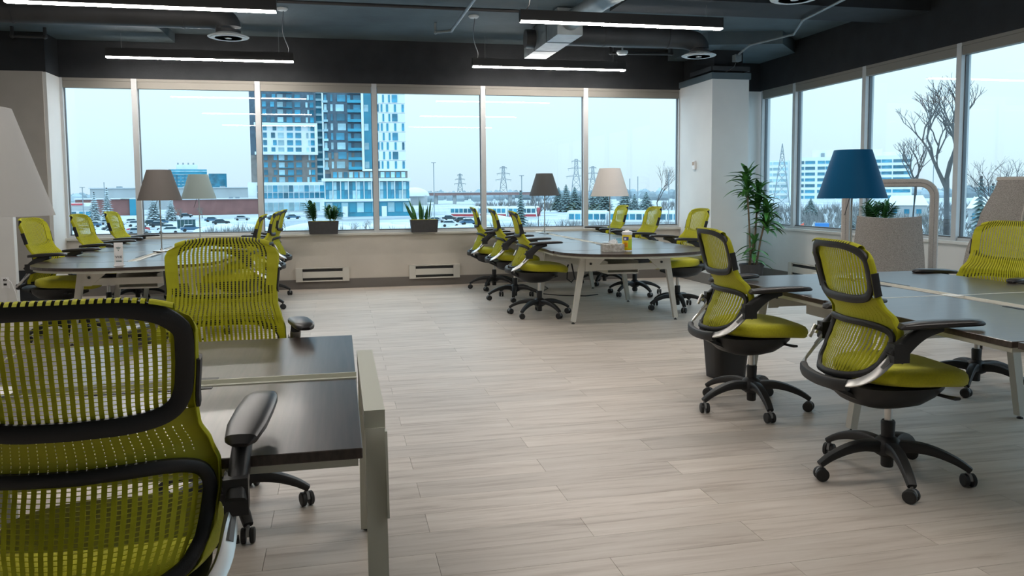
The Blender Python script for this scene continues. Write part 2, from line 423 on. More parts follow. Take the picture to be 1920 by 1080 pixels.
def ring_frame(z0, z1, um, off, hw, hh, n=56, sq=4.5):
    pts = []; nor = []
    zc, hz = (z0+z1)/2, (z1-z0)/2
    for i in range(n):
        a = 2*PI*i/n; c, s = math.cos(a), math.sin(a)
        u = um*math.copysign(abs(c)**(2/sq), c); z = zc+hz*math.copysign(abs(s)**(2/sq), s)
        pts.append(S(u, min(z, 1.084), off)); nor.append((0, 1, 0))
    return MB().sweep(pts, hw, hh, seg=8, n=2.6, closed=True, normals=nor)

CH = {}
def chair_meshes():
    CH['back_net'] = make_net().mesh('back_net', M_net)
    CH['waist_band'] = make_band().mesh('waist_band', M_band, True)
    CH['upper_frame'] = ring_frame(.840, 1.082, .91, .016, .019, .011).mesh('upper_frame', M_blk, True)
    CH['lower_frame'] = ring_frame(.505, .738, .93, .017, .015, .012).mesh('lower_frame', M_blk, True)
    for s in (-1, 1):
        mb = MB(); mb.sweep([S(s*1.04, z)+Vector((s*.001, 0, 0)) for z in (.865, .89, .92, .95, .965)], .0045, .017, seg=8, n=4, up=(0, 1, 0))
        CH['edge_clip', s] = mb.mesh('edge_clip', M_blk, True)
    # seat cushion
    def outline(k, nseg=36):
        r = []
        for j in range(nseg):
            a = 2*PI*j/nseg; c, s = math.cos(a), math.sin(a)
            x = .248*math.copysign(abs(c)**(2/3.2), c)*k; y = .262*math.copysign(abs(s)**(2/2.6), s)*k
            x *= (1-.10*(y/.262 < 0)*abs(y/.262)); r.append((x, y+.040))
        return r
    def layer(k, z):
        o = []
        for x, y in outline(k):
            yn = (y-.040)/.262; o.append((x, y, z-.022*max(0, yn)**2.2-.004*max(0, yn)+.012*max(0, -yn)**2+.010*(x/.25)**2))
        return o
    mb = MB(); mb.rings([layer(k, z) for k, z in ((.02, .528), (.35, .530), (.65, .536), (.84, .537), (.94, .528), (.985, .513), (1.0, .494), (.985, .474), (.93, .460), (.5, .455), (.02, .455))])
    CH['seat'] = mb.mesh('seat', M_seat, True)
    # shell under the seat
    mb = MB(); R = []
    for k, z, dy in ((1.0, .456, 0), (.985, .438, 0), (.90, .405, -.01), (.70, .365, -.015), (.40, .340, -.01), (.12, .335, 0)):
        R.append([(.225*k*math.copysign(abs(math.cos(a))**.75, math.cos(a)), -.03+dy+.235*k*math.copysign(abs(math.sin(a))**.75, math.sin(a)), z) for a in [2*PI*j/28 for j in range(28)]])
    mb.rings(R); CH['seat_shell'] = mb.mesh('seat_shell', M_blk, True)
    mb = MB(); mb.sweep([(0, .17, .405), (0, .10, .385), (0, .0, .365)], [.10, .09, .07], [.012, .02, .02], seg=10, n=4)
    CH['tilt_plate'] = mb.mesh('tilt_plate', M_blk, True)
    # yoke: chrome side bars and black rear cover
    path = lambda s: [(s*.278, -.115, .685), (s*.279, -.140, .645), (s*.276, -.190, .590), (s*.262, -.245, .535), (s*.225, -.298, .500), (s*.165, -.330, .483)]
    def smooth_path(P, k=4):
        out = []
        P = [Vector(p) for p in P]
        for i in range(len(P)-1):
            p0, p1, p2, p3 = P[max(i-1, 0)], P[i], P[i+1], P[min(i+2, len(P)-1)]
            for j in range(k):
                t = j/k; out.append(.5*((2*p1)+(p2-p0)*t+(2*p0-5*p1+4*p2-p3)*t*t+(3*p1-p0-3*p2+p3)*t**3))
        out.append(P[-1]); return out
    CH['smooth'] = smooth_path
    for s in (-1, 1):
        mb = MB(); sp_ = smooth_path(path(s)); n = len(sp_)
        mb.sweep(sp_, .007, [.020-.002*i/n for i in range(n)], seg=10, n=4, normals=[(0, .6, .8)]*n)
        CH['yoke_arm', s] = mb.mesh('yoke_arm', M_chrome, True)
        mb = MB(); mb.sweep([(s*.282, -.175, .612), (s*.277, -.215, .570)], .004, .010, seg=6, n=4, normals=[(0, .6, .8)]*2)
        CH['yoke_inlay', s] = mb.mesh('yoke_inlay', M_grey, True)
        # arm support and pad
        mb = MB(); ap = smooth_path([(s*.290, -.170, .605), (s*.292, -.145, .635), (s*.298, -.095, .682), (s*.302, -.04, .714), (s*.302, .03, .730)])
        n = len(ap); mb.sweep(ap, [.023-.004*i/n for i in range(n)], [.044-.026*i/n for i in range(n)], seg=12, n=4, normals=[(0, -.6, .8)]*n)
        mb.box((s*.290, -.150, .625), (.05, .07, .08))
        CH['arm_support', s] = mb.mesh('arm_support', M_blk, True)
        mb = MB(); pp = [(s*(.300+(y+.155)*.13), y, z) for y, z in ((-.155, .728), (-.143, .737), (-.07, .744), (.04, .750), (.13, .753), (.175, .752), (.19, .748))]
        mb.sweep(pp, [.018, .034, .043, .044, .041, .032, .016], [.006, .013, .016, .016, .015, .012, .006], seg=14, n=3.2)
        CH['arm_pad', s] = mb.mesh('arm_pad', M_blks, True)
    mb = MB(); rc = smooth_path([(-.190, -.316, .482), (-.12, -.340, .474), (0, -.350, .470), (.12, -.340, .474), (.190, -.316, .482)]); n = len(rc)
    mb.sweep(rc, .018, .026, seg=10, n=3.5)
    mb.sweep(smooth_path([(0, -.340, .462), (0, -.27, .425), (0, -.17, .385), (0, -.05, .362)]), [.13]*4+[.115]*4+[.09]*5, .014, seg=10, n=4, up=(0, .3, 1))
    CH['yoke_cover'] = mb.mesh('yoke_cover', M_blk, True)
    mb = MB(); mb.sweep([(-.305, -.23, .60), (-.305, -.20, .66)], .011, .011, seg=10); mb.sweep([(-.27, -.21, .63), (-.305, -.21, .63)], .008, .008, seg=8)
    CH['side_knob'] = mb.mesh('side_knob', M_chrome, True)
    mb = MB(); mb.sweep([(.10, .12, .415), (.20, .13, .418), (.275, .135, .425)], [.010, .012, .018], [.006, .006, .007], seg=8, n=4)
    CH['lever'] = mb.mesh('lever', M_blk, True)
    CH['gas_lift'] = MB().lathe([(.0175, .245), (.0175, .36)], 16).mesh('gas_lift', M_chrome, True)
    CH['lift_sleeve'] = MB().lathe([(.024, .045), (.027, .05), (.029, .20), (.031, .255), (.027, .262), (.018, .262)], 18).mesh('lift_sleeve', M_blk, True)
    CH['base_hub'] = MB().lathe([(.036, .095), (.060, .11), (.062, .15), (.052, .172), (.035, .185), (.031, .187)], 24).mesh('base_hub', M_blk, True)
    mb = MB(); bp_ = smooth_path([(0, .03, .140), (0, .12, .150), (0, .20, .138), (0, .28, .108), (0, .335, .074)]); n = len(bp_)
    mb.sweep(bp_, [.030-.012*i/n for i in range(n)], [.030-.018*i/n for i in range(n)], seg=10, n=3.6)
    CH['base_leg'] = mb.mesh('base_leg', M_blk, True)
    mb = MB(); mb.lathe([(.008, .030), (.008, .078)], 8)
    hood = MB(); R = []
    for xx, k in ((-.006, .8), (-.006, 1), (.006, 1), (.006, .8)):
        R.append([(xx, .026*k*math.cos(PI*j/8), .033+.031*k*math.sin(PI*j/8)) for j in range(9)]+[(xx, 0, .025)])
    hood.rings(R); mb.add(hood.v, hood.f)
    CH['caster'] = mb.mesh('caster', M_grey, True)
    mb = MB(); mb.rings([[(xx, k*math.cos(2*PI*j/18), .030+k*math.sin(2*PI*j/18)) for j in range(18)] for xx, k in ((-.0095, .020), (-.0095, .026), (-.006, .030), (.006, .030), (.0095, .026), (.0095, .020))])
    CH['wheel'] = mb.mesh('wheel', M_blk, True)
chair_meshes()
def make_chair(label, x, y, heading, lift=0.0, baserot=0.0, armlift=0.0, group='lime mesh task chairs'):
    """heading: degrees counter-clockwise from +X"""
    root = thing('task_chair', label, 'chair', (x, y, 0), math.radians(heading-90), group)
    up = (0, 0, lift)
    for k in ('back_net', 'waist_band', 'upper_frame', 'lower_frame', 'seat', 'seat_shell', 'tilt_plate', 'yoke_cover', 'side_knob', 'lever', 'gas_lift'):
        mk(k, CH[k], root, up)
    for s in (-1, 1):
        mk('edge_clip', CH['edge_clip', s], root, up)
        yk = mk('yoke_arm', CH['yoke_arm', s], root, up); mk('yoke_inlay', CH['yoke_inlay', s], yk)
        a = mk('arm_support', CH['arm_support', s], root, (0, 0, lift+armlift)); mk('arm_pad', CH['arm_pad', s], a)
    mk('lift_sleeve', CH['lift_sleeve'], root); mk('base_hub', CH['base_hub'], root)
    for i in range(5):
        a = baserot+2*PI*i/5
        mk('base_leg', CH['base_leg'], root, (0, 0, 0), (0, 0, a))
        c = mk('caster', CH['caster'], root, (-.327*math.sin(a), .327*math.cos(a), 0), (0, 0, a+random.uniform(-1.4, 1.4)))
        for sx in (-.0165, .0165): mk('wheel', CH['wheel'], c, (sx, 0, 0))
    return root
R_ = math.radians
CHAIRS = [
 ('large lime mesh chair in the left foreground, seen from behind, cut off by the frame', -.53, 1.885, 94, .03, .3, .025),
 ('lime mesh chair facing the camera across the dark foreground desk', -.49, 3.37, 272, .03, .35, .01),
 ('nearest lime chair at the right-hand desk, in front of the blue lamp', 2.44, 3.13, -5, 0, R_(38), .012),
 ('lime chair beside the black waste bin at the right-hand desk', 2.42, 4.33, -5, 0, R_(48), .012),
 ('lime chair on the far side of the right-hand desk, cut off by the right edge', 4.10, 4.42, 190, 0, .5),
 ('nearest lime chair on the left side of the middle table, back to the open floor', 2.07, 8.18, -5, .02, .2, .028),
 ('second lime chair on the left side of the middle table', 2.09, 9.48, -5, .02, .75, .028),
 ('farthest lime chair on the left side of the middle table, by the window wall', 2.05, 10.62, -5, .02, .5, .028),
 ('nearest lime chair on the right side of the middle table, before the white column', 3.67, 8.22, 181, .02, .1, .028),
 ('lime chair on the right side of the middle table, between two others', 3.66, 9.51, 181, .02, .55, .028),
 ('farthest lime chair on the right side of the middle table, at the window', 3.67, 10.72, 180, .02, .9, .028),
 ('nearest lime chair on the left side of the left table, before the taupe column', -2.50, 8.02, -8, .02, .2, .028),
 ('middle lime chair on the left side of the left table', -2.48, 9.35, -6, .02, .6, .028),
 ('farthest lime chair on the left side of the left table, at the window', -2.48, 10.6, -4, .02, .35, .028),
 ('nearest lime chair on the right side of the left table, half hidden', -1.02, 8.15, 182, .02, .15, .028),
 ('second lime chair on the right side of the left table', -.98, 9.42, 180, .02, .5, .028),
 ('farthest lime chair on the right side of the left table, near the sill planter', -.98, 10.62, 176, .02, .8, .028),
]
for c in CHAIRS: make_chair(*c)

# ------------------------------------------------------------------ desks
ZD = .74
def leg_mb(x0, x1, w0=.062, w1=.042, dpt=.045):
    """splayed leg from (x0, top) to (x1, floor) in the XZ plane"""
    return MB().sweep([(x0, 0, ZD-.045), (x0+(x1-x0)*.5, 0, ZD*.5), (x1, 0, .022)], [w0/2, (w0+w1)/4, w1/2], dpt/2, seg=4, n=60, up=(0, 1, 0))
def bench(name, label, cx, cy, rz, ncol, dend, frames, m=M_cwhite, length=1.22, half=.78, endframe=False, dlen=.60):
    """desks on both sides of a spine along local Y, starting at local y = 0; dend adds a rounded end at y < 0"""
    t = thing(name, label, 'desk', (cx, cy, 0), rz)
    g, sp2 = .012, .045
    for s in (-1, 1):
        for k in range(ncol):
            y0, y1 = k*length+g/2, (k+1)*length-g/2
            xs = sorted((s*sp2, s*half))
            d = B(xs[0], xs[1], y0, y1, ZD-.025, ZD).build('desk_top', M_top, t); bev(d, .002, 1)
            mk('under_edge', B(xs[0]+.012, xs[1]-.012, y0+.01, y1-.01, ZD-.045, ZD-.0255).mesh('under_edge', M_ccream), d)
            yc = (y0+y1)/2
            mk('cable_slot', B(*sorted((s*(sp2+.004), s*(sp2+.03))), yc-.18, yc+.18, ZD, ZD+.002).mesh('cable_slot', M_blk), d)
    L = ncol*length
    for k in range(ncol):
        B(-sp2+.004, sp2-.004, k*length+.004, (k+1)*length-.05, ZD-.03, ZD-.010).build('spine_channel', m, t)
        for s in (-1, 1): B(*sorted((s*(sp2-.010), s*(sp2-.004))), k*length+.004, (k+1)*length-.05, ZD-.0099, ZD+.003).build('spine_edge', m, t)
        B(-sp2+.003, sp2-.003, (k+1)*length-.049, (k+1)*length+.049, ZD-.03, ZD+.002).build('spine_cap', m, t)
        for s in (-1, 1):
            if k < ncol-1: B(*sorted((s*sp2, s*(half-.02))), (k+1)*length-.0055, (k+1)*length+.0055, ZD-.02, ZD+.001).build('joint_strip', m, t)
    if dend:
        poly = []; nseg = 28; hw = half-.015
        for i in range(nseg+1):
            a = PI+PI*i/nseg; c, s = math.cos(a), math.sin(a)
            poly.append((hw*math.copysign(abs(c)**(2/2.3), c), -.008+dlen*math.copysign(abs(s)**(2/2.3), s)))
        d = MB().prism(poly, ZD-.025, ZD).build('rounded_end_top', M_top, t)
        B(-half+.03, half-.03, -.0075, -.0005, ZD-.03, ZD-.012).build('joint_strip', m, t)
        mk('under_edge', MB().prism([(x*.97, y*.96-.01) for x, y in poly], ZD-.045, ZD-.0255).mesh('under_edge', M_ccream), d)
    for s in (-1, 1): B(*sorted((s*.30, s*.34)), frames[0]-.02, frames[-1]+.02, ZD-.10, ZD-.0455).build('long_rail', m, t)
    for yf in frames:
        for s in (-1, 1):
            lg = leg_mb(s*.435, s*.545).build('leg', m, t, loc=(0, yf, 0))
            mk('levelling_foot', MB().lathe([(.006, .022), (.006, .010), (.016, .008), (.018, 0)], 12, (s*.547, 0, 0)).mesh('levelling_foot', M_blk, True), lg)
            mk('gusset', MB().prism([(s*.42, 0), (s*.17, 0), (s*.36, -.17), (s*.43, -.17)], -.004, .004).xf(Matrix.Translation((0, -.03, ZD-.0455)) @ Matrix.Rotation(PI/2, 4, 'X')).mesh('gusset', m), lg)
            mk('bolt', MB().lathe([(.012, 0), (.012, .008)], 10).xf(Matrix.Translation((s*.375, -.036, ZD-.14)) @ Matrix.Rotation(PI/2, 4, 'X')).mesh('bolt', M_blk), lg)
        B(-.40, .40, yf-.0255, yf+.0255, ZD-.21, ZD-.15).build('cross_rail', m, t)
    if len(frames) > 1:
        B(-.16, .16, frames[0]+.06, frames[-1]-.06, ZD-.26, ZD-.245).build('cable_tray', m, t)
        for s in (-1, 1): B(*sorted((s*.16, s*.165)), frames[0]+.06, frames[-1]-.06, ZD-.26, ZD-.13).build('tray_side', m, t)
    return t
bench('bench_desk', 'long dark bench desk with rounded end at the left, by the window', -1.78, 7.46, 0, 3, True, [.12, 1.45, 2.8])
bench('bench_desk', 'long dark bench desk with rounded end in the middle, carrying a yellow wipes tub', 2.80, 7.46, 0, 3, True, [.08, 1.45, 2.8])
bench('bench_desk', 'dark bench desk for four on the right, under the blue lamp', 3.24, 2.49, 0, 2, True, [1.26, 2.36], length=1.19, half=.77)
# foreground desk: spine along X, end frame flush with its right end
t4 = bench('bench_desk', 'dark brown bench desk in the left foreground with a cream end frame', .045, 2.545, PI/2, 3, False, [1.22, 2.44], m=M_ccream, half=.74)
def endframe(root):
    B(-.42, .42, -.062, -.006, ZD-.055, ZD-.002).build('end_beam', M_ccream, root)
    for s in (-1, 1):
        lg = MB().sweep([(s*.395, -.034, ZD-.056), (s*.47, -.034, ZD*.5), (s*.545, -.034, .02)], [.045, .04, .032], .026, seg=4, n=60, up=(0, 1, 0)).build('leg', M_ccream, root)
        mk('leg_cover', MB().sweep([(s*.415, -.0625, ZD-.06), (s*.46, -.0625, .46)], [.040, .038], .003, seg=4, n=60, up=(0, 1, 0)).mesh('leg_cover', M_ccream), lg)
        mk('levelling_foot', MB().lathe([(.006, .022), (.006, .010), (.016, .008), (.018, 0)], 12, (s*.547, -.034, 0)).mesh('levelling_foot', M_blk, True), lg)
    B(-.40, .40, -.052, -.012, ZD-.12, ZD-.07).build('cross_rail', M_ccream, root)
endframe(t4)

# ------------------------------------------------------------------ shade lamps standing on the spines
def lamp(label, x, y, m, zb=1.262, zt=1.57, rb=.212, rt=.115, side=1):
    t = thing('shade_lamp', label, 'lamp', (x, y, ZD+.0035))
    z0 = ZD+.0035
    MB().lathe([(.085, 0), (.088, .004), (.085, .009), (.02, .013), (.011, .03)], 24).build('lamp_base', M_nickel, t, True)
    MB().tube([(0, 0, .012), (0, 0, zt-z0-.03)], .0065, 10).build('lamp_pole', M_nickel, t, True)
    th = .002
    mb = MB(); seg = 40
    R = [[(r*math.cos(2*PI*j/seg), r*math.sin(2*PI*j/seg), z-z0) for j in range(seg)] for r, z in ((rb, zb), (rt, zt), (rt-th, zt), (rb-th, zb))]
    mb.rings(R, loop=True); sh = mb.build('lamp_shade', m, t, True)
    mb = MB()
    for k in range(3):
        a = 2*PI*k/3; mb.tube([(0, 0, zt-z0-.035), (rt*.97*math.cos(a), rt*.97*math.sin(a), zt-z0-.02)], .002, 6)
    mk('shade_spider', mb.mesh('shade_spider', M_nickel), sh)
    MB().tube([(0, 0, zb-z0+.06), (-.03*side, -.01, zb-z0-.02), (-.06*side, -.015, zb-z0-.11)], .0025, 6).build('switch_rod', M_blk, t, True)
    return t
lamp('blue shade lamp on the right-hand desk', 3.24, 4.56, M_lampblue)
lamp('warm white shade lamp on the middle desk, nearer of its two', 2.93, 8.38, M_lampw)
lamp('charcoal grey shade lamp on the middle desk near the window', 2.80, 10.75, M_lampd)
lamp('taupe shade lamp on the left desk', -1.78, 8.66, M_lampg)
lamp('pale grey-green shade lamp at the window end of the left desk', -1.74, 10.72, M_lampp)
lamp('large white shade lamp cut off by the left edge', -1.03, 2.545, M_lampw)

# ------------------------------------------------------------------ things on the desks
t = thing('wifi_sign', 'small white wifi sign standing on the left desk', 'sign', (-1.78, 7.04, ZD))
B(-.04, .04, -.025, .025, 0, .004).build('sign_foot', M_paperw, t)
B(-.034, .034, -.003, .003, .0045, .19).build('sign_card', M_paperw, t)
def text(s, size, loc, m, parent, rot=(PI/2, 0, 0), name='lettering', ext=.0006):
    cu = bpy.data.curves.new(name, 'FONT'); cu.body = s; cu.size = size; cu.align_x = 'CENTER'; cu.extrude = ext
    o = bpy.data.objects.new('tmp', cu); COL.objects.link(o)
    bpy.context.view_layer.update(); me = bpy.data.meshes.new_from_object(o.evaluated_get(bpy.context.evaluated_depsgraph_get()))
    bpy.data.objects.remove(o); me.materials.clear(); me.materials.append(m); me.name = name
    return mk(name, me, parent, loc, rot)
text('Wifi', .030, (0, -.0045, .062), M_blk, t)
M_teal = mat('dark_teal_print', (.02, .10, .09), .6)
for r in (.009, .017, .025):
    MB().sweep([(r*math.sin(a), -.0042, .128+r*math.cos(a)) for a in [R_(-48+96*i/10) for i in range(11)]], .0022, .0006, seg=6, n=4, up=(0, 1, 0)).build('wifi_arc', M_teal, t)
MB().lathe([(.0035, 0), (.0035, .0012)], 12).xf(Matrix.Translation((0, -.0032, .125)) @ Matrix.Rotation(PI/2, 4, 'X')).build('wifi_dot', M_teal, t)
for z in (.040, .032): B(-.022, .022, -.0042, -.0032, z, z+.003).build('text_line', M_teal, t)

t = thing('tissue_box', 'patterned white tissue box on the middle desk beside the wipes tub', 'tissue box', (2.545, 7.20, ZD), R_(-8))
M_tis = mat('tissue_print', (.62, .60, .56), .7, col2=(.30, .26, .20), scale=45)
bev(B(-.105, .105, -.055, .055, 0, .075).build('box', M_tis, t), .003)
mb = MB()
for k in range(5):
    a = k*2.5; mb.add([(-.03+.012*k, -.015, .074), (.01+.012*k, .018, .074), (.005+.01*k, .01*math.sin(a), .115+.012*math.sin(a)), (-.03+.01*k, -.01*math.cos(a), .105)], [(0, 1, 2, 3)])
mb.build('tissue', M_paperw, t)
t = thing('wipes_tub', 'yellow wipes tub with white lid on the middle desk', 'wipes tub', (2.70, 7.22, ZD))
M_wy = mat('wipes_yellow', (.80, .60, .01), .4)
MB().lathe([(.044, 0), (.047, .004), (.047, .155), (.045, .16)], 28).build('tub', M_wy, t, True)
MB().lathe([(.049, .160), (.050, .164), (.050, .186), (.046, .19), (.02, .196), (.018, .205)], 28).build('lid', M_paperw, t, True)
MB().lathe([(.0474, .001), (.0474, .012)], 28).build('white_band', M_paperw, t, True)
def wrap(mb, a0, a1, z0, z1, r, n=8):
    R = [[(r*math.cos(a0+(a1-a0)*i/n), r*math.sin(a0+(a1-a0)*i/n), z) for i in range(n+1)] for z in (z0, z1)]
    mb.rings(R, closed_u=False); return mb
wrap(MB(), R_(200), R_(268), .105, .14, .0476).build('blue_label', mat('label_blue', (.05, .06, .30), .4), t)
wrap(MB(), R_(205), R_(255), .045, .085, .0476).build('orange_label', mat('label_orange', (.75, .28, .01), .4), t)
wrap(MB(), R_(262), R_(330), .03, .12, .0476).build('green_label', mat('label_green', (.45, .60, .03), .4), t)
wrap(MB(), R_(215), R_(240), .112, .131, .0479).build('white_label', M_paperw, t)
t = thing('drinking_glass', 'small clear tumbler behind the wipes tub', 'glass', (2.645, 7.31, ZD))
MB().lathe([(.026, 0), (.033, .12), (.031, .12), (.024, .006)], 20).build('tumbler', M_glass, t, True)

# ------------------------------------------------------------------ waste bin
t = thing('waste_bin', 'black tapered waste bin on the floor under the right-hand desk', 'waste bin', (2.66, 5.12, 0), R_(8))
def rrect(hx, hy, r, n=5):
    o = []
    for cx, cy, a0 in ((hx-r, hy-r, 0), (-hx+r, hy-r, 90), (-hx+r, -hy+r, 180), (hx-r, -hy+r, 270)):
        for i in range(n+1):
            a = R_(a0+90*i/n); o.append((cx+r*math.cos(a), cy+r*math.sin(a)))
    return o
R = [[(x, y, z) for x, y in rrect(hx, hy, .05)] for hx, hy, z in ((.125, .09, 0), (.150, .112, .375), (.160, .122, .378), (.160, .122, .392), (.146, .108, .392), (.120, .085, .01))]
MB().rings(R).build('bin_body', M_trash, t, True)
B(-.190, -.162, -.06, .05, .30, .41).build('side_caddy', M_trash, t)
B(-.182, -.150, -.045, -.03, .38, .42).build('caddy_hook', M_trash, t); B(-.182, -.150, .02, .035, .38, .42).build('caddy_hook', M_trash, t)

# ------------------------------------------------------------------ baseboard heaters
def heater(label, loc, rz, L=.72):
    t = thing('baseboard_heater', label, 'heater', loc, rz)      # local: wall at y = 0, room towards -y
    m = M_cwhite
    B(-L/2, L/2, -.012, -.001, .0, .19).build('back_plate', m, t)
    for s in (-1, 1): B(*sorted((s*L/2, s*(L/2-.09))), -.062, -.0125, 0, .19).build('end_box', m, t)
    B(-L/2+.091, L/2-.091, -.060, -.050, .052, .138).build('front_panel', m, t)
    B(-L/2+.091, L/2-.091, -.055, -.0125, .178, .19).build('top_lip', m, t)
    B(-L/2+.091, L/2-.091, -.062, -.0125, .0, .016).build('bottom_lip', m, t)
    B(-L/2+.091, L/2-.091, -.045, -.014, .03, .165).build('heating_fins', M_blk, t)
heater('white baseboard heater under the sill planter with two plants', (-.245, YB, .105), 0)
heater('white baseboard heater under the snake plant', (1.305, YB, .105), 0)
heater('white baseboard heater on the right wall under the windows', (XR, 9.8, .09), R_(-90), .95)

# ------------------------------------------------------------------ plants
def leaf(mb, base, dirv, L, W, droop=.3, fold=.25, n=5, twist=0.0):
    d = Vector(dirv).normalized(); side = d.cross(Vector((0, 0, 1)))
    if side.length < .05: side = Vector((math.cos(twist), math.sin(twist), 0))
    side.normalize(); up = side.cross(d).normalized()
    p = Vector(base); rows = []
    for i in range(n+1):
        t = i/n; wd = W*(math.sin(PI*min(1, .12+t*.88))**.75) if i < n else 0
        q = p+d*L*t-Vector((0, 0, 1))*droop*L*t*t
        rows.append((q-side*wd/2+up*wd*fold, q, q+side*wd/2+up*wd*fold))
    vs = [tuple(a) for r in rows for a in r]; fs = []
    for i in range(n):
        a = i*3; fs += [(a, a+1, a+4, a+3), (a+1, a+2, a+5, a+4)]
    mb.add(vs, fs)
def zz_plant(mb_leaf, mb_stem, c, nst, h, rng):
    for k in range(nst):
        a = rng.uniform(0, 2*PI); tilt = rng.uniform(.1, .6); hh = h*rng.uniform(.65, 1.05)
        d = Vector((math.cos(a)*tilt, math.sin(a)*tilt, 1)).normalized(); b = Vector(c)+Vector((math.cos(a)*.03, math.sin(a)*.03, 0))
        mb_stem.tube([tuple(b), tuple(b+d*hh*.5), tuple(b+d*hh+Vector((math.cos(a), math.sin(a), -.2))*.03)], .0045, 5)
        sd = d.cross(Vector((math.cos(a+1.1), math.sin(a+1.1), .1))).normalized()
        for i in range(8):
            q = b+d*hh*(.2+.8*i/8)
            for s in (-1, 1): leaf(mb_leaf, q, sd*s+d*.55, .105*rng.uniform(.8, 1.1), .050, .1, .15, 3)
        leaf(mb_leaf, b+d*hh, d, .07, .03, .1, .1, 3)
def planter(name, label, loc, rz, L, kind, seed):
    rng = random.Random(seed)
    t = thing(name, label, 'planter', loc, rz); h = .175; a, b = L/2, .085
    R = [[(x, y, z) for x, y in rrect(hx, hy, .012, 3)] for hx, hy, z in ((a*.92, b*.88, 0), (a, b, h), (a-.008, b-.008, h), (a-.01, b-.01, h-.02))]
    MB().rings(R).build('pot', M_pot, t, True)
    mb = MB()
    for k in range(60):
        x, y = rng.uniform(-a+.02, a-.02), rng.uniform(-b+.02, b-.02); mb.lathe([(.004, 0), (.012, .005), (.011, .012), (.003, .016)], 6, (x, y, h-.012))
    tag(mb.build('pebbles', M_yel, t, True), kind='stuff')
    if kind == 'zz':
        for cx in ((-.105, .115) if L > .35 else (0,)):
            ml, ms = MB(), MB(); zz_plant(ml, ms, (cx, 0, h-.01), 7, .27 if cx < 0 else .21, rng)
            f = ml.build('foliage', M_leafd, t); f['label'] = 'dark green zz plant foliage'; mk('plant_stems', ms.mesh('plant_stems', M_leafd, True), f)
    else:
        for k in range(15):
            mb = MB(); x = rng.uniform(-a+.04, a-.04); hgt = rng.uniform(.16, .36); ln = x/a
            P = []; n = 7
            lean = Vector((ln*.45+rng.uniform(-.1, .1), rng.uniform(-.12, .12), 1)); tw = rng.uniform(0, PI)
            for i in range(n+1):
                tt = i/n; wv = .021*(1-tt**3)*(.55+.6*math.sin(PI*min(1, tt+.15))) if i < n else .001
                q = Vector((x, rng.uniform(-.01, .01), h-.01))+lean*hgt*tt+Vector((ln*.12*tt*tt*hgt, 0, 0)); an = tw+tt*.8
                sd = Vector((math.cos(an), math.sin(an), 0)); nn = Vector((-sd.y, sd.x, 0))
                P.append([tuple(q-sd*wv), tuple(q+nn*.004*(1-tt)+nn*.0005), tuple(q+sd*wv), tuple(q-nn*.004*(1-tt)-nn*.0005)])
            mb.rings(P); mb.build('leaf', M_leafd, t, True)
    return t
planter('sill_planter', 'charcoal box planter with two zz plants on the back sill', (-.215, 11.235-.06, ZS), 0, .41, 'zz', 3)
planter('sill_planter', 'charcoal box planter with a snake plant on the back sill', (1.16, 11.235-.06, ZS), 0, .39, 'snake', 5)
planter('sill_planter', 'planter with a leafy green plant on the right sill behind the felt chair', (6.26, 8.33, ZS), R_(90), .42, 'zz', 9)

# dracaena
rng = random.Random(21)
t = thing('dracaena', 'tall potted dracaena beside the white corner column', 'plant', (5.43, 9.76, 0))
R = [(.12, 0), (.155, .28), (.165, .30), (.165, .32), (.15, .32), (.14, .28), (.02, .27)]
MB().lathe(R, 28).build('pot', M_pot, t, True)
stems = [((-.035, -.04), 1.47, (-.10, -.04)), ((.04, .02), 1.26, (.04, -.02)), ((.03, -.06), 1.02, (.10, -.09)), ((-.02, .05), .60, (.02, -.10))]
for (bx, by), h, (lx, ly) in stems:
    MB().tube([(bx, by, .26), (bx+lx*.4, by+ly*.4, .26+(h-.26)*.5), (bx+lx, by+ly, h)], .013, 8).build('cane', M_stem, t, True)
    nlf = 56 if h > .7 else 20
    for k in range(nlf):
        a = k*2.39996; e = rng.uniform(-.15, 1.25); mb = MB(); Lf = rng.uniform(.22, .36)
        leaf(mb, (bx+lx, by+ly, h-.26+.33*k/nlf), (math.cos(a)*math.cos(e), math.sin(a)*math.cos(e), math.sin(e)+.15), Lf, .060, rng.uniform(.25, .6), .2, 6)
        mb.build('leaf', M_leaf, t, True)

# ------------------------------------------------------------------ felt lounge seats by the right windows
def rounded_loop(hw, h, r, n=8):
    P = [(-hw, 0, 0), (-hw, 0, h*.5), (-hw, 0, h-r)]
    for i in range(1, n+1):
        a = PI-PI/2*i/n; P.append((-hw+r+r*math.cos(a), 0, h-r+r*math.sin(a)))
    P += [(0, 0, h)]
    for i in range(n+1):
        a = PI/2-PI/2*i/n; P.append((hw-r+r*math.cos(a), 0, h-r+r*math.sin(a)))
    P += [(hw, 0, h*.5), (hw, 0, 0)]; return P
def shell(hw_keys, bend, lean, th, z0, z1, nu=18, nz=12, corner=0.0):
    """curved upholstered panel: half width from keys over z, bowed by bend, leaning, with real thickness"""
    R = []
    def pt(u, z, o):
        k = lerpk(hw_keys, z); return (u*k, o+bend*u*u+lean*(z-z0), z+corner*u*u*((z-z0)/(z1-z0))**3)
    for j in range(nz+1):
        z = z0+(z1-z0)*j/nz
        R.append([pt(-1+2*i/nu, z, 0) for i in range(nu+1)]+[pt(1-2*i/nu, z, th) for i in range(nu+1)])
    return MB().rings(R)
cx, cyy = plot(1667, 7.45)
t = thing('felt_lounge_chair', 'grey felt lounge chair with a beige loop frame, behind the blue lamp', 'lounge chair', (cx, cyy, 0), R_(-37.6))
shell([(.30, .33), (.6, .315), (1.05, .275)], .07, -.06, .05, .30, 1.045, corner=.02).build('back_shell', M_felt, t, True)
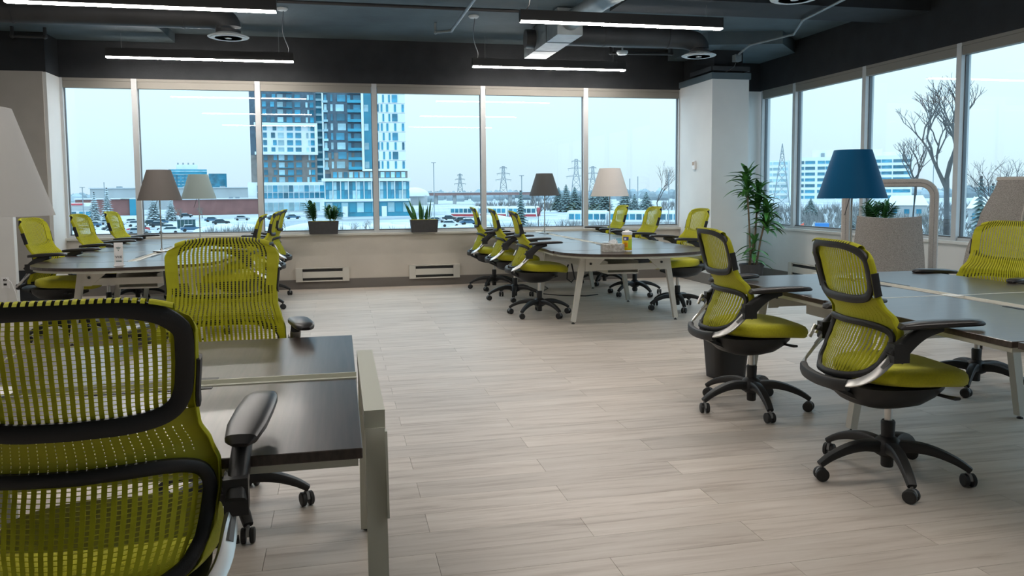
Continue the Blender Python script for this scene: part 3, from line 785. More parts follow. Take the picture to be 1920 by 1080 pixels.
mb = MB(); mb.sweep(rounded_loop(.385, 1.375, .13), .040, .034, seg=10, n=4, up=(0, 1, 0)); mb.xf(Matrix.Translation((0, .25, 0)))
lp = mb.build('loop_frame', M_felt2, t, True)
for s in (-1, 1):
    mb = MB(); mb.sweep(rounded_loop(.385, 1.375, .13), .0035, .0035, seg=6, up=(0, 1, 0)); mb.xf(Matrix.Translation((0, .25+s*.036, .0)) )
    mk('piping', mb.mesh('piping', M_felt, True), lp)
bev(B(-.30, .30, .06, .60, .30, .44).build('seat', M_felt, t), .03, 3)
for sx in (-.24, .24):
    for sy in (.12, .54): MB().lathe([(.012, 0), (.018, .30)], 10, (sx, sy, 0)).build('leg', M_blk, t, True)
cx, cyy = plot(1975, 6.0)
t = thing('felt_lounge_chair', 'high-backed felt lounge chair cut off by the right edge', 'lounge chair', (cx, cyy, 0), R_(-46))
b2 = shell([(.30, .66), (.8, .58), (1.05, .50), (1.40, .365)], .10, .05, .06, .30, 1.385, corner=.0).build('back_shell', M_felt, t, True)
R = []
for i in range(19):
    u = -1+2*i/18; R.append((u*.368, .03+.10*u*u+.05*1.1, 1.39))
mk('top_band', MB().sweep(R, .034, .018, seg=8, n=3).mesh('top_band', M_felt2, True), b2)
for u0 in (-.35, .35):
    P = []
    for j in range(13):
        z = .32+1.06*j/12; k = lerpk([(.30, .66), (.8, .58), (1.05, .50), (1.40, .365)], z); P.append((u0*k*1.15, .10*(u0*1.15)**2+.05*(z-.3)-.003, z))
    mk('seam_piping', MB().tube(P, .008, 6).mesh('seam_piping', M_felt2, True), b2)
bev(B(-.55, .55, .16, .70, .28, .44).build('seat', M_felt, t), .03, 3)
for sx in (-.45, .45):
    for sy in (.22, .62): MB().lathe([(.012, 0), (.018, .28)], 10, (sx, sy, 0)).build('leg', M_blk, t, True)

# ------------------------------------------------------------------ white partition at far left, outlet and cable; thermostat
t = thing('partition_screen', 'white half-height partition at the left edge with a power outlet', 'partition', (-4.0, 9.48, 0))
bev(B(-.60, .585, -.04, .04, 0, 1.5).build('panel', M_white, t), .004)
o = B(.44, .515, -.046, -.0405, .33, .45).build('outlet_plate', M_paperw, t)
for z in (.36, .41): mk('outlet_socket', B(.462, .493, -.050, -.0465, z, z+.022).mesh('outlet_socket', M_blk), o)
o = MB().tube([(-3.52, 9.426, .42), (-3.50, 9.40, .44), (-3.45, 9.39, .40), (-3.41, 9.385, .28), (-3.385, 9.38, .12), (-3.37, 9.36, .012), (-3.2, 9.3, .006)], .005, 8).build('power_cable', M_paperw, smooth=True)
tag(o, 'white power cable hanging from the partition outlet', 'cable')
t = thing('thermostat', 'small white thermostat on the side of the white corner column', 'thermostat', (5.05, 10.73, 1.62))
bev(B(-.028, -.001, -.04, .04, 0, .125).build('case', M_paperw, t), .004)
B(-.031, -.0285, -.034, .034, .06, .11).build('face', mat('thermostat_beige', (.45, .33, .24), .5), t)
# cables on the floor under the middle desk
o = MB().tube([(3.2, 9.6, .006), (3.0, 9.5, .006), (2.7, 9.65, .006), (2.5, 9.9, .006), (2.75, 10.4, .006), (2.8, 11.0, .006)], .006, 6).build('floor_cable', M_blk, smooth=True)
tag(o, 'black cable lying on the floor under the middle desk', 'cable')
o = MB().tube([(2.62, 8.96, .455), (2.60, 8.92, .44), (2.58, 8.88, .30), (2.63, 8.87, .26), (2.68, 8.9, .30), (2.66, 8.96, .47)], .009, 8).build('hanging_cable', M_blk, smooth=True)
tag(o, 'black cable loop hanging under the middle desk', 'cable')

# ------------------------------------------------------------------ pendants
def pendant(label, x0, x1, y, cord=None):
    L = x1-x0; xc = (x0+x1)/2; zb = 3.0
    t = thing('linear_pendant', label, 'pendant light', (xc, y, zb), 0, 'linear pendants')
    B(-L/2, L/2, -.036, .036, .014, .118).build('housing', M_black2, t)
    B(-L/2+.003, L/2-.003, -.032, .032, 0, .0135).build('diffuser', M_led, t)
    for s in (-1, 1):
        B(*sorted((s*L/2, s*(L/2+.004))), -.037, .037, .0, .119).build('end_cap', M_black2, t)
        MB().tube([(s*L*.42, 0, .118), (s*L*.42, 0, ZC-zb-.002)], .0015, 5).build('suspension_wire', M_nickel, t)
    if cord:
        (bx, cxx, cyy2) = cord
        a = Vector((bx*L*.47, 0, .118)); b = Vector((cxx-xc, cyy2-y, ZC-zb-.03)); P = []
        for i in range(13):
            q = i/12; P.append(a.lerp(b, q)+Vector((.02*math.sin(q*7), 0, -.07*math.sin(PI*q))))
        MB().tube(P, .006, 6).build('power_cord', M_blk, t, True)
        MB().lathe([(.06, 0), (.065, -.012), (.05, -.03), (.01, -.034)], 18, (cxx-xc, cyy2-y, ZC-zb-.001)).build('canopy', M_diff, t, True)
rows = [(10.72, 'row by the window'), (7.83, 'second row from the window'), (4.9, 'third row from the window, above the frame'), (1.95, 'fourth row, overhead behind the camera')]
for i, (y, nm) in enumerate(rows):
    pendant('black linear pendant lamp on the left, '+nm, -2.75 if i != 1 else -2.80, -.53, y, (1, -.58, y-1.2))
    pendant('black linear pendant lamp on the right, '+nm, 1.80, 3.97, y, (-1, 1.62, y-1.2))

# ------------------------------------------------------------------ ducts, diffusers, pipes
def ceil_diffuser(label, x, y, z, duct=True):
    t = thing('ceiling_diffuser', label, 'air diffuser', (x, y, z))
    MB().lathe([(.215, .012), (.220, .018), (.20, .03), (.12, .06), (.10, .07)], 32).build('outer_cone', M_diff, t, True)
    for r in (.16, .115, .07): MB().lathe([(r+.030, .004), (r+.032, .008), (r-.006, .024), (r-.010, .020)], 28).build('inner_cone', M_diff, t, True)
    MB().lathe([(.035, .0), (.036, .006), (.02, .012)], 16).build('centre_disc', M_diff, t, True)
    return t
ceil_diffuser('round white air diffuser at the end of the left duct', -1.15, 9.37, 3.03)
ceil_diffuser('round white air diffuser in front of the corner column', 4.57, 9.63, 3.03)
t3 = ceil_diffuser('round white air diffuser at the top edge above the pendant', 4.15, 6.75, 3.06)
MB().lathe([(.11, .07), (.11, .355)], 20).build('neck_duct', M_duct, t3, True)
def duct_run(label, P, r, seams):
    t = thing('round_duct', label, 'duct', P[0])
    P2 = [Vector(p)-Vector(P[0]) for p in P]
    MB().sweep(CH['smooth']([tuple(p) for p in P2], 5), r, r, seg=20).build('duct_pipe', M_duct, t, True)
    for q, ax in seams:
        q = Vector(q)-Vector(P[0]); d = Vector(ax)*.012
        MB().tube([tuple(q-d), tuple(q+d)], r+.006, 20).build('duct_collar', M_duct, t, True)
duct_run('dark round air duct running along the ceiling at top left', [(XL+.02, 9.42, 3.27), (-3.0, 9.42, 3.27), (-1.6, 9.41, 3.27), (-1.28, 9.39, 3.26), (-1.16, 9.37, 3.19), (-1.15, 9.37, 3.09)], .135, [((-3.3, 9.42, 3.27), (1, 0, 0)), ((-1.62, 9.41, 3.27), (1, 0, 0))])
duct_run('dark round air duct leading to the column diffuser', [(2.79, 9.68, 3.26), (3.4, 9.68, 3.26), (4.2, 9.66, 3.26), (4.47, 9.64, 3.24), (4.565, 9.63, 3.17), (4.57, 9.63, 3.09)], .125, [((3.3, 9.68, 3.26), (1, 0, 0)), ((4.15, 9.66, 3.26), (1, 0, 0))])
t = thing('box_duct', 'rectangular grey air duct above the middle desk', 'duct', (2.62, 9.7, 3.10))
B(-.15, .15, -.84, .82, 0, .30).build('duct_box', M_steelp, t)
for y in (-.35, .25): B(-.155, .155, y-.006, y+.006, -.004, .304).build('duct_seam', M_duct, t)
MB().tube([(-.15, .25, .15), (-.27, .25, .15)], .115, 20).build('end_spigot', M_duct, t, True)
P = CH['smooth']([(2.62, 8.86, 3.25), (2.66, 8.5, 3.27), (2.72, 7.9, 3.29), (2.78, 7.2, 3.29), (2.78, 6.2, 3.29)], 10)
o = MB().sweep(P, [.10+.006*(i % 2) for i in range(len(P))], [.10+.006*(i % 2) for i in range(len(P))], seg=18).build('flexible_duct', M_steelp, smooth=True)
tag(o, 'ribbed flexible air duct hanging from the slab at top centre', 'duct')
def pipe(name, label, P, r, m=M_pipe, joints=()):
    t = thing(name, label, 'pipe', P[0]); P2 = [tuple(Vector(p)-Vector(P[0])) for p in P]
    for a, b in zip(P2, P2[1:]): MB().tube([a, b], r, 10).build('pipe_run', m, t, True)
    for q in P2[1:-1]: MB().lathe([(.002, -r*1.5), (r*1.25, -r*.8), (r*1.45, 0), (r*1.25, r*.8), (.002, r*1.5)], 12, q).build('pipe_elbow', m, t, True)
pipe('sprinkler_pipe', 'black U-shaped sprinkler pipe under the ceiling at top left', [(-3.70, 10.50, 3.298), (-3.70, 10.50, 3.19), (-3.35, 10.50, 3.19), (-3.35, 10.50, 3.298)], .020)
pipe('sprinkler_pipe', 'grey conduit bending down from the slab left of the middle', [(1.42, 7.0, 3.30), (1.40, 9.86, 3.30), (1.22, 10.0, 3.30), (1.22, 10.0, 3.415)], .018, M_steelp)
pipe('sprinkler_pipe', 'black sprinkler pipe with a drop beside the column diffuser', [(4.54, 10.42, 3.415), (4.54, 10.42, 3.20), (3.68, 10.50, 3.20), (3.68, 10.50, 3.415)], .018)
pipe('electrical_conduit', 'grey conduit running across the slab to a box above the column', [(4.95, 6.9, 3.22), (5.15, 8.2, 3.22), (5.5, 8.95, 3.22), (5.28, 9.62, 3.20), (5.30, 9.95, 3.14)], .014, M_steelp)
pipe('sprinkler_main', 'long dark sprinkler main crossing the slab at the top edge', [(-1.2, 8.95, 3.36), (2.3, 8.95, 3.36)], .02)
t = thing('junction_box', 'grey junction box above the corner column', 'junction box', (5.30, 10.0, 3.05))
bev(B(-.045, .045, -.05, .05, 0, .09).build('box', M_steelp, t), .004)
MB().tube([(0, .02, 0), (-.02, .03, -.06), (-.06, .08, -.10), (-.08, .16, -.115)], .006, 6).build('flex_whip', M_pipe, t, True)
t = thing('smoke_detector', 'small round detector hanging beside the column pipe', 'detector', (3.82, 10.42, 3.17))
MB().lathe([(.01, .25), (.012, .06), (.075, .05), (.08, .03), (.06, .0), (.01, -.004)], 20).build('detector_body', M_diff, t, True)

# ------------------------------------------------------------------ outside: a snowy suburb two floors below
GZ = -6.5
M_snow = mat('snow_ground', (.48, .51, .54), .9, col2=(.24, .27, .30), scale=.05, bump=.3, bscale=.4, bdist=.3)
M_snowc = mat('fresh_snow', (.56, .585, .61), .9)
M_road = mat('wet_asphalt', (.24, .27, .30), .7, var=.2, scale=.2)
M_brick = mat('charcoal_brick', (.085, .12, .155), .8, var=.2, scale=.6)
M_brown = mat('grey_brown_brick', (.20, .18, .17), .8, var=.2, scale=.6)
M_wpanel = mat('white_panel', (.72, .76, .78), .5, var=.05, scale=.3)
M_win = mat('window_teal', (.03, .20, .30), .12, var=.5, scale=.25, rnd=.5, spec=.8)
M_winl = mat('window_pale', (.32, .50, .56), .15, var=.3, scale=.25, rnd=.3, spec=.8)
M_tealp = mat('teal_glass_panel', (.02, .26, .38), .2, var=.2, scale=.2, spec=.8)
M_redb = mat('red_brick', (.25, .115, .105), .85, var=.15, scale=.3)
M_greyb = mat('grey_block', (.40, .42, .43), .8, var=.1, scale=.1)
M_fir = mat('fir_green', (.035, .075, .06), .9, col2=(.20, .26, .28), scale=1.2)
M_firs = mat('snowy_fir', (.09, .14, .14), .9, col2=(.50, .56, .60), scale=1.5)
M_bark = mat('bare_bark', (.055, .05, .05), .9, var=.3, scale=2)
M_brush = mat('winter_brush', (.15, .14, .13), .9, var=.3, scale=3)
M_pyl = mat('pylon_steel', (.22, .26, .29), .6)
g = MB().box((300, 900, GZ-.5), (5200, 4600, 1.0)).build('snow_field', M_snow); tag(g, kind='structure')
def hor(px): return 359.5-.00803*(px-959)
def bearing(px): return math.atan((px-960)/FPX)+YAW
def site(name, label, cat, px, t, group=None):
    x, y = plot(px, t); o = thing(name, label, cat, (x, y, GZ), -bearing(px), group)
    k = t/FPX
    return o, (lambda q: (q-px)*k), (lambda py, q=px: 1.32-(py-hor(q))*k-GZ)
_wm = {}
def wmesh(wd, ht, m):
    k = (round(wd, 2), round(ht, 2), m.name)
    if k not in _wm: _wm[k] = MB().box((0, 0, 0), (k[0], .24, k[1])).mesh('window', m)
    return _wm[k]
def win(root, x0, x1, z0, z1, y, m): mk('window', wmesh(x1-x0, z1-z0, m), root, ((x0+x1)/2, y-.06, (z0+z1)/2))
Z_ = lambda v: v/3.857+160
X_ = lambda v: v/3.857+480
rng = random.Random(4)
# left tower
o, mx, mz = site('apartment_tower', 'charcoal apartment tower with a white boxed frame, left of the pair', 'building', 542, 345)
top = mz(Z_(60))+18
B(mx(478), mx(X_(450)), 0, 24, 0, top).build('brick_wall', M_brick, o)
B(mx(478), mx(X_(450)), -.15, -.01, mz(Z_(700)), mz(Z_(508))).build('brown_brick_wall', M_brown, o)
B(mx(X_(452)), mx(X_(492)), 3, 22, 0, top).build('recess_wall', M_tealp, o)
B(mx(X_(492)), mx(X_(516)), .5, 22, 0, top).build('white_fin', M_wpanel, o)
fx0, fx1, fz0, fz1 = mx(X_(38)), mx(X_(456)), mz(Z_(505)), mz(Z_(280))
B(fx0, fx1, -1.0, -.16, fz0, fz1).build('white_box_wall', M_wpanel, o)
for a in ((fx0-1, fx1, -2.4, -1.01, fz1-1.2, fz1), (fx0-1, fx1, -2.4, -1.01, fz0, fz0+1.2), (fx1-1.2, fx1, -2.4, -1.01, fz0+1.21, fz1-1.21)): B(*a).build('frame_beam', M_wpanel, o)
cols = [(30, 52), (80, 106), (135, 162), (182, 222), (244, 285), (302, 342), (378, 393), (408, 434)]
for k in range(16):
    zy = 95-54*3+k*53.6 if k < 7 else (315+(k-7)*52 if k < 11 else 525+(k-11)*52.5)
    if zy > 690: break
    inbox = 290 < zy < 500
    for ci, (a, b) in enumerate(cols):
        if ci in (0, 2, 6) and (k % 2): a, b = a+12, b+10
        if inbox and ci in (3, 4): pass
        win(o, mx(X_(a)), mx(X_(b)), mz(Z_(zy+18)), mz(Z_(zy-18)), -1.0 if inbox else (-.15 if zy > 508 else 0), M_winl if (ci*7+k*3) % 3 == 0 else M_win)
    if not inbox: B(mx(X_(182)), mx(X_(286)), -.9, -.15 if zy > 508 else -.01, mz(Z_(zy+22)), mz(Z_(zy+19))).build('balcony', M_tealp, o)
    B(mx(X_(446)), mx(X_(492)), 1.2, 2.99, mz(Z_(zy+20)), mz(Z_(zy+4))).build('balcony', M_winl, o)
# podium of the left tower
B(mx(472), mx(X_(500)), -4, -.2, 0, mz(Z_(702))).build('podium_wall', M_wpanel, o)
for j in range(13):
    a = 30+j*36
    win(o, mx(X_(a)), mx(X_(a+30)), mz(Z_(770)), mz(Z_(724)), -4, M_winl if j % 3 else M_win); win(o, mx(X_(a)), mx(X_(a+30)), mz(Z_(815)), mz(Z_(776)), -4, M_win)
    if j < 12: win(o, mx(X_(a)), mx(X_(a+32)), mz(Z_(905)), mz(Z_(846)), -4, M_winl)
# right tower
o, mx, mz = site('apartment_tower', 'charcoal and white apartment tower with a wide white podium, right of the pair', 'building', 690, 270)
top = mz(Z_(60))+14
B(mx(X_(517)), mx(X_(778)), 0, 22, 0, top).build('brick_wall', M_brick, o)
B(mx(X_(517)), mx(X_(778)), -.12, -.01, mz(Z_(640)), mz(Z_(490))).build('brown_brick_wall', M_brown, o)
B(mx(X_(780)), mx(X_(797)), -1.5, 20, mz(Z_(612)), top).build('white_fin', M_wpanel, o)
B(mx(X_(798)), mx(X_(860)), .6, 20, 0, top).build('glass_slot', M_tealp, o)
B(mx(X_(861)), mx(X_(1090)), -1.0, 18, mz(Z_(618)), top).build('white_panel_wall', M_wpanel, o)
B(mx(X_(780)), mx(X_(1110)), -1.8, -1.01, mz(Z_(622)), mz(Z_(608))).build('white_ledge', M_wpanel, o)
for k in range(11):
    zy = 105+(k-2)*67.5
    if zy > 600: continue
    sh = (k % 3)*6
    for a, b in ((522, 540), (566, 582), (602+sh, 660+sh)): win(o, mx(X_(a)), mx(X_(b)), mz(Z_(zy+24)), mz(Z_(zy-24)), -.12 if zy > 490 else 0, M_winl if (k+a) % 2 else M_win)
    for a, b in ((684, 706), (726, 776)): win(o, mx(X_(a)), mx(X_(b)), mz(Z_(zy+22)), mz(Z_(zy-22)), -.12 if zy > 490 else 0, M_win)
    B(mx(X_(684)), mx(X_(779)), -1.5, -.13, mz(Z_(zy+34)), mz(Z_(zy+14))).build('balcony', M_tealp, o)
    B(mx(X_(512)), mx(X_(548)), -1.2, -.13, mz(Z_(zy+34)), mz(Z_(zy+18))).build('balcony', M_winl, o)
    B(mx(X_(861)), mx(X_(1091)), -1.06, -1.005, mz(Z_(zy+36)), mz(Z_(zy+34))).build('panel_joint', M_greyb, o)
    pat = ((868, 896), (930, 942), (972, 984), (998, 1036)) if k % 2 == 0 else ((868, 904), (918, 930), (956, 970), (1012, 1026), (1066, 1082))
    for a, b in pat: win(o, mx(X_(a)), mx(X_(b)), mz(Z_(zy+27)), mz(Z_(zy-26)), -1.0, M_win if b-a > 14 else M_tealp)
    if k % 2: win(o, mx(X_(800)), mx(X_(830)), mz(Z_(zy+24)), mz(Z_(zy-24)), .6, M_winl)
B(mx(X_(560)), mx(X_(1100)), -1.4, 18, mz(Z_(672)), mz(Z_(623))).build('setback_wall', M_brown, o)
for j in range(14): win(o, mx(X_(575+j*37)), mx(X_(575+j*37+27)), mz(Z_(668)), mz(Z_(628)), -1.4, M_winl if j % 2 else M_win)
B(mx(X_(498)), mx(X_(1118)), -5.0, 18, mz(Z_(695)), mz(Z_(674))).build('podium_roof_slab', M_wpanel, o)
B(mx(X_(503)), mx(X_(1114)), -5.0, 18, mz(Z_(838)), mz(Z_(820))).build('podium_floor_slab', M_wpanel, o)
B(mx(X_(512)), mx(X_(1105)), -4.0, 16, 0, mz(Z_(700))).build('podium_wall', M_tealp, o)
for j in range(11):
    a = 522+j*54
    B(mx(X_(a-6)), mx(X_(a)), -4.5, -4.01, mz(Z_(820)), mz(Z_(695))).build('podium_mullion', M_wpanel, o)
    for b0, b1 in ((a+2, a+23), (a+25, a+46)):
        win(o, mx(X_(b0)), mx(X_(b1)), mz(Z_(755)), mz(Z_(700)), -4.0, (M_winl, M_tealp, M_win)[(j+int(b0)) % 3]); win(o, mx(X_(b0)), mx(X_(b1)), mz(Z_(818)), mz(Z_(760)), -4.0, (M_tealp, M_winl, M_win)[(j*2+int(b1)) % 3])
    win(o, mx(X_(a)), mx(X_(a+46)), mz(Z_(915)), mz(Z_(845)), -4.0, (M_winl, M_tealp)[j % 2])
    if j in (2, 7): B(mx(X_(a+10)), mx(X_(a+44)), -7.5, -4.3, 0, mz(Z_(872))).build('entrance_canopy', M_wpanel, o)
# glass office far left
o, mx, mz = site('glass_office', 'distant blue glass office block behind the lamp shades', 'building', 378, 620)
B(mx(325), mx(391), 0, 40, 0, mz(318)).build('glass_wall', M_tealp, o); B(mx(394), mx(425), -6, 30, 0, mz(326)).build('side_wing', M_win, o)
B(mx(338), mx(375), 4, 30, mz(318), mz(309)).build('penthouse', M_wpanel, o)
for k in range(5):
    B(mx(325), mx(391), -.4, -.01, mz(322+k*6.2), mz(320.6+k*6.2)).build('floor_band', M_winl, o)
for k in range(9): B(mx(330+k*7), mx(333+k*7), -.5, -.41, mz(350), mz(329)).build('window_strip', M_win, o)
for q in (341, 350, 359, 368): MB().tube([(mx(q), 10, mz(309)), (mx(q), 10, mz(305))], .6, 6).build('antenna', M_pyl, o)
# low retail buildings
o, mx, mz = site('grey_warehouse', 'long low grey warehouse on the left beyond the parking lot', 'building', 330, 420)
B(mx(190), mx(475), 0, 40, 0, mz(353)).build('wall', M_greyb, o); B(mx(188), mx(477), -.6, 41, mz(353), mz(351.5)).build('snowy_roof', M_snowc, o)
for q in (232, 300, 345, 412): B(mx(q), mx(q+9), 4, 12, mz(351.5), mz(349)).build('roof_unit', M_pyl, o)
o, mx, mz = site('brick_store', 'red brick store with a snowy roof left of the tower', 'building', 395, 300)
B(mx(332), mx(482), 0, 30, 0, mz(374)).build('brick_wall', M_redb, o); B(mx(330), mx(484), -.5, 31, mz(374), mz(372)).build('snowy_roof', M_snowc, o)
for q in (342, 360, 382, 400, 430, 442): B(mx(q), mx(q+7), 5, 9, mz(372), mz(369.5)).build('roof_unit', M_pyl, o)
o, mx, mz = site('brick_store', 'red brick store with a dark entrance at the far left', 'building', 195, 300)
B(mx(150), mx(257), 0, 30, 0, mz(374)).build('brick_wall', M_redb, o); B(mx(148), mx(258), -.5, 31, mz(374), mz(372)).build('snowy_roof', M_snowc, o)
B(mx(240), mx(258), -.8, -.01, 0, mz(374)).build('dark_entrance', M_tealp, o); B(mx(225), mx(240), -.5, -.01, mz(374), mz(372.5)).build('trim', M_pyl, o)
o, mx, mz = site('shop_front', 'white shop front with a red fascia band at the far left', 'building', 150, 262)
B(mx(118), mx(172), 0, 14, 0, mz(381)).build('wall', M_wpanel, o)
B(mx(118), mx(158), -.5, -.01, mz(384.5), mz(381)).build('red_band', mat('fascia_red', (.55, .06, .08), .5), o)
B(mx(118), mx(173), -.5, -.01, mz(393), mz(387)).build('pale_band', M_greyb, o)
for q in (136, 150, 161): win(o, mx(q), mx(q+9), mz(408), mz(397), 0, M_win)
# white dome, overpass, striped office
o, mx, mz = site('sports_dome', 'white snow-covered dome roof beside the tower podium', 'building', 778, 480)
R = []
for k in range(7):
    a = PI/2*k/6; R.append([(mx(800)*1.35*math.cos(a)*math.cos(b), 20+14*math.cos(a)*math.sin(b), mz(368)+(mz(351)-mz(368))*math.sin(a)) for b in [2*PI*j/20 for j in range(20)]])
MB().rings(R).build('dome', M_snowc, o, True); B(-8, 8, 10, 30, 0, mz(367)).build('dome_base', M_greyb, o)
o, mx, mz = site('overpass', 'long reddish overpass crossing the view behind the middle desk', 'bridge', 900, 520)
B(mx(790), mx(1045), 0, 12, mz(366), mz(361)).build('deck', mat('rusty_steel', (.26, .15, .14), .8, var=.2, scale=.1), o); B(mx(790), mx(1045), -.4, -.01, mz(361), mz(360)).build('parapet', M_snowc, o)
for q in (815, 850, 905, 955, 1000): B(mx(q), mx(q+6), 2, 10, 0, mz(366)).build('pier', M_greyb, o)
XR_ = lambda v: v/3.6+1400
YR_ = lambda v: v/3.6+150
o, mx, mz = site('striped_office', 'white office block with blue window bands seen through the right windows', 'building', 1560, 470)
B(mx(XR_(300)), mx(XR_(1055)), 0, 30, 0, mz(YR_(520), 1560)).build('white_wall', M_wpanel, o)
B(mx(XR_(80)), mx(XR_(295)), 6, 30, 0, mz(YR_(535), 1560)).build('side_wall', M_wpanel, o)
B(mx(XR_(445)), mx(XR_(880)), 8, 26, mz(YR_(520)), mz(YR_(470))).build('penthouse', M_wpanel, o); B(mx(XR_(880)), mx(XR_(1000)), 9, 25, mz(YR_(520)), mz(YR_(492))).build('penthouse', M_wpanel, o)
B(mx(XR_(498)), mx(XR_(522)), 7.5, 7.99, mz(YR_(518)), mz(YR_(490))).build('louvre', M_pyl, o)
for k in range(7):
    zy = 555+k*39.2
    for a in (332, 402, 480, 530, 600, 668, 740, 806, 872, 942, 1000):
        win(o, mx(XR_(a)), mx(XR_(a+(62 if a not in (480, 1000) else 46))), mz(YR_(zy+10)), mz(YR_(zy-10)), 0, M_win)
    for a in (90, 140, 190, 240): win(o, mx(XR_(a)), mx(XR_(a+44)), mz(YR_(zy+9)), mz(YR_(zy-9)), 6, M_winl)
# houses behind the right brush
for i, (px, t, wd) in enumerate(((1905, 150, 40), (1850, 170, 30), (1700, 210, 34))):
    o, mx, mz = site('house', ('snow-roofed house at the far right edge', 'small snow-roofed house behind the bare tree', 'low snow-roofed house under the striped office')[i], 'house', px, t)
    B(mx(px-wd), mx(px+wd), 0, 9, 0, 3.4).build('wall', M_greyb, o)
    MB().add([(mx(px-wd)-.4, -.4, 3.41), (mx(px+wd)+.4, -.4, 3.41), (mx(px+wd)+.4, 9.4, 3.41), (mx(px-wd)-.4, 9.4, 3.41), (mx(px-wd)+1, 4.5, 6), (mx(px+wd)-1, 4.5, 6)], [(0, 1, 5, 4), (1, 2, 5), (2, 3, 4, 5), (3, 0, 4), (3, 2, 1, 0)]).build('snowy_roof', M_snowc, o)
    for q in (-.6, 0, .6): win(o, mx(px+wd*q)-.6, mx(px+wd*q)+.6, 1.2, 2.4, 0, M_win)
# pylons and poles
def pylon(label, px, t, ytop, arms=(.95, .78, .60), peak=False):
    o, mx, mz = site('transmission_pylon', label, 'pylon', px, t, 'transmission pylons'); H = mz(ytop); wb = H*.13; r = max(.16, t*.00045)
    mb = MB(); lev = [0, .2, .38, .54, .68, .8, .9, 1.0]
    wd = lambda f: wb*(1-f)+(.0 if peak else wb*.22)*f if f < .62 or peak else wb*.38*(1-(f-.62)/.38)+wb*.22*((f-.62)/.38)
    for sx in (-1, 1):
        for sy in (-1, 1): mb.tube([(sx*wd(f), sy*wd(f), H*f) for f in lev], r, 4)
    mb.build('legs', M_pyl, o)
    mb = MB()
    for a, b in zip(lev, lev[1:]):
        for sy in (-1, 1):
            mb.tube([(-wd(a), sy*wd(a), H*a), (wd(b), sy*wd(b), H*b)], r*.7, 4); mb.tube([(wd(a), sy*wd(a), H*a), (-wd(b), sy*wd(b), H*b)], r*.7, 4)
        mb.tube([(-wd(b), -wd(b), H*b), (wd(b), -wd(b), H*b)], r*.7, 4)
    mb.build('bracing', M_pyl, o)
    if not peak:
        for f, L in zip(arms, (.11, .20, .24)):
            mb = MB(); mb.tube([(-H*L, 0, H*f), (H*L, 0, H*f)], r*.8, 4)
            for s in (-1, 1): mb.tube([(s*H*L, 0, H*f), (0, 0, H*(f+.045))], r*.6, 4); mb.tube([(s*H*L*.9, 0, H*f), (s*H*L*.9, 0, H*(f-.05))], r*.5, 4)
            mb.build('cross_arm', M_pyl, o)
pylon('smallest transmission pylon, behind the overpass on the left', 864, 900, 326)
pylon('transmission pylon left of the charcoal lamp', 945, 720, 312)
pylon('tallest transmission pylon beside the fifth window bar', 1081, 560, 299)
pylon('faint transmission pylon just right of the fifth window bar', 1112, 760, 312)
pylon('pointed lattice mast in front of the striped office', 1465, 330, 270, peak=True)
def pole(label, px, t, ytop, head=True):
    o, mx, mz = site('light_pole', label, 'light pole', px, t, 'street light poles'); H = mz(ytop); r = max(.07, t*.0005)
    MB().tube([(0, 0, 0), (0, 0, H)], r, 6).build('post', M_pyl, o)
    if head: B(-r*6, r*6, -r*2, r*2, H, H+r*1.5).build('lamp_head', M_pyl, o)
pole('tall twin-headed light pole right of the tower', 815, 150, 306)
pole('light pole left of the charcoal lamp', 979, 330, 330); pole('slender pole behind the red brick store', 199, 278, 342, False); pole('light pole at the far left of the parking lot', 158, 220, 352)
pole('slim pole right of the white lamp', 1196, 300, 331, False); pole('slim pole farther right of the white lamp', 1181, 300, 335, False); pole('leaning dark pole by the right end of the back windows', 1254, 120, 322, False)
pole('pole between the bare trees', 1748, 160, 310, False); pole('lone light pole behind the overpass', 1022, 420, 331)
# trees
def fir(label, px, t, ytop, spread, m, seed, group):
    o, mx, mz = site('fir_tree', label, 'tree', px, t, group); H = mz(ytop); r0 = spread*t/FPX; rg = random.Random(seed)
    MB().tube([(0, 0, 0), (0, 0, H)], .18, 6).build('trunk', M_bark, o)
    mb = MB(); nl = 15
    for k in range(nl):
        f = k/nl; z = H*(.10+.90*f); rr = r0*(1-f)**.8+.15; nb = 11
        for j in range(nb):
            a = 2*PI*(j+.5*(k % 2))/nb+rg.uniform(-.15, .15); L = rr*rg.uniform(.8, 1.12); wv = L*.30; dz = -L*.30
            c, s = math.cos(a), math.sin(a); th = H*.012
            tip = (L*c, L*s, z+dz)
            mb.add([(0, 0, z+H*.05), (L*.6*c-wv*s, L*.6*s+wv*c, z+dz*.5), tip, (L*.6*c+wv*s, L*.6*s-wv*c, z+dz*.5), (L*.5*c, L*.5*s, z+dz*.55-th)], [(0, 1, 2), (0, 2, 3), (1, 0, 4), (0, 3, 4), (2, 1, 4), (3, 2, 4)])
    mb.build('branches', m, o)
fir('snow-dusted fir in front of the brick store at far left', 179, 232, 360, 14, M_firs, 1, 'snowy firs'); fir('taller snow-dusted fir beside it with a spire top', 203, 246, 352, 14, M_firs, 2, 'snowy firs')
fir('snowy fir behind the taupe lamp pole', 290, 225, 368, 20, M_firs, 3, 'snowy firs'); fir('snowy fir right of the taupe lamp', 322, 235, 374, 16, M_firs, 4, 'snowy firs')
fir('dark green fir below the charcoal lamp', 977, 150, 357, 16, M_fir, 5, 'dark firs')
FIRL = ['at the left end of the clump right of the charcoal lamp', 'with the highest tip right of the charcoal lamp', 'in front of the tallest pylon', 'left of the fifth window bar', 'just left of the white lamp shade', 'behind the white lamp shade', 'just right of the white lamp pole', 'low, right of the white lamp', 'farthest right behind the back windows', 'outside the second right-hand window pane', 'low, behind the blue lamp pole', 'left of the high-backed felt chair', 'behind the top of the high-backed felt chair']
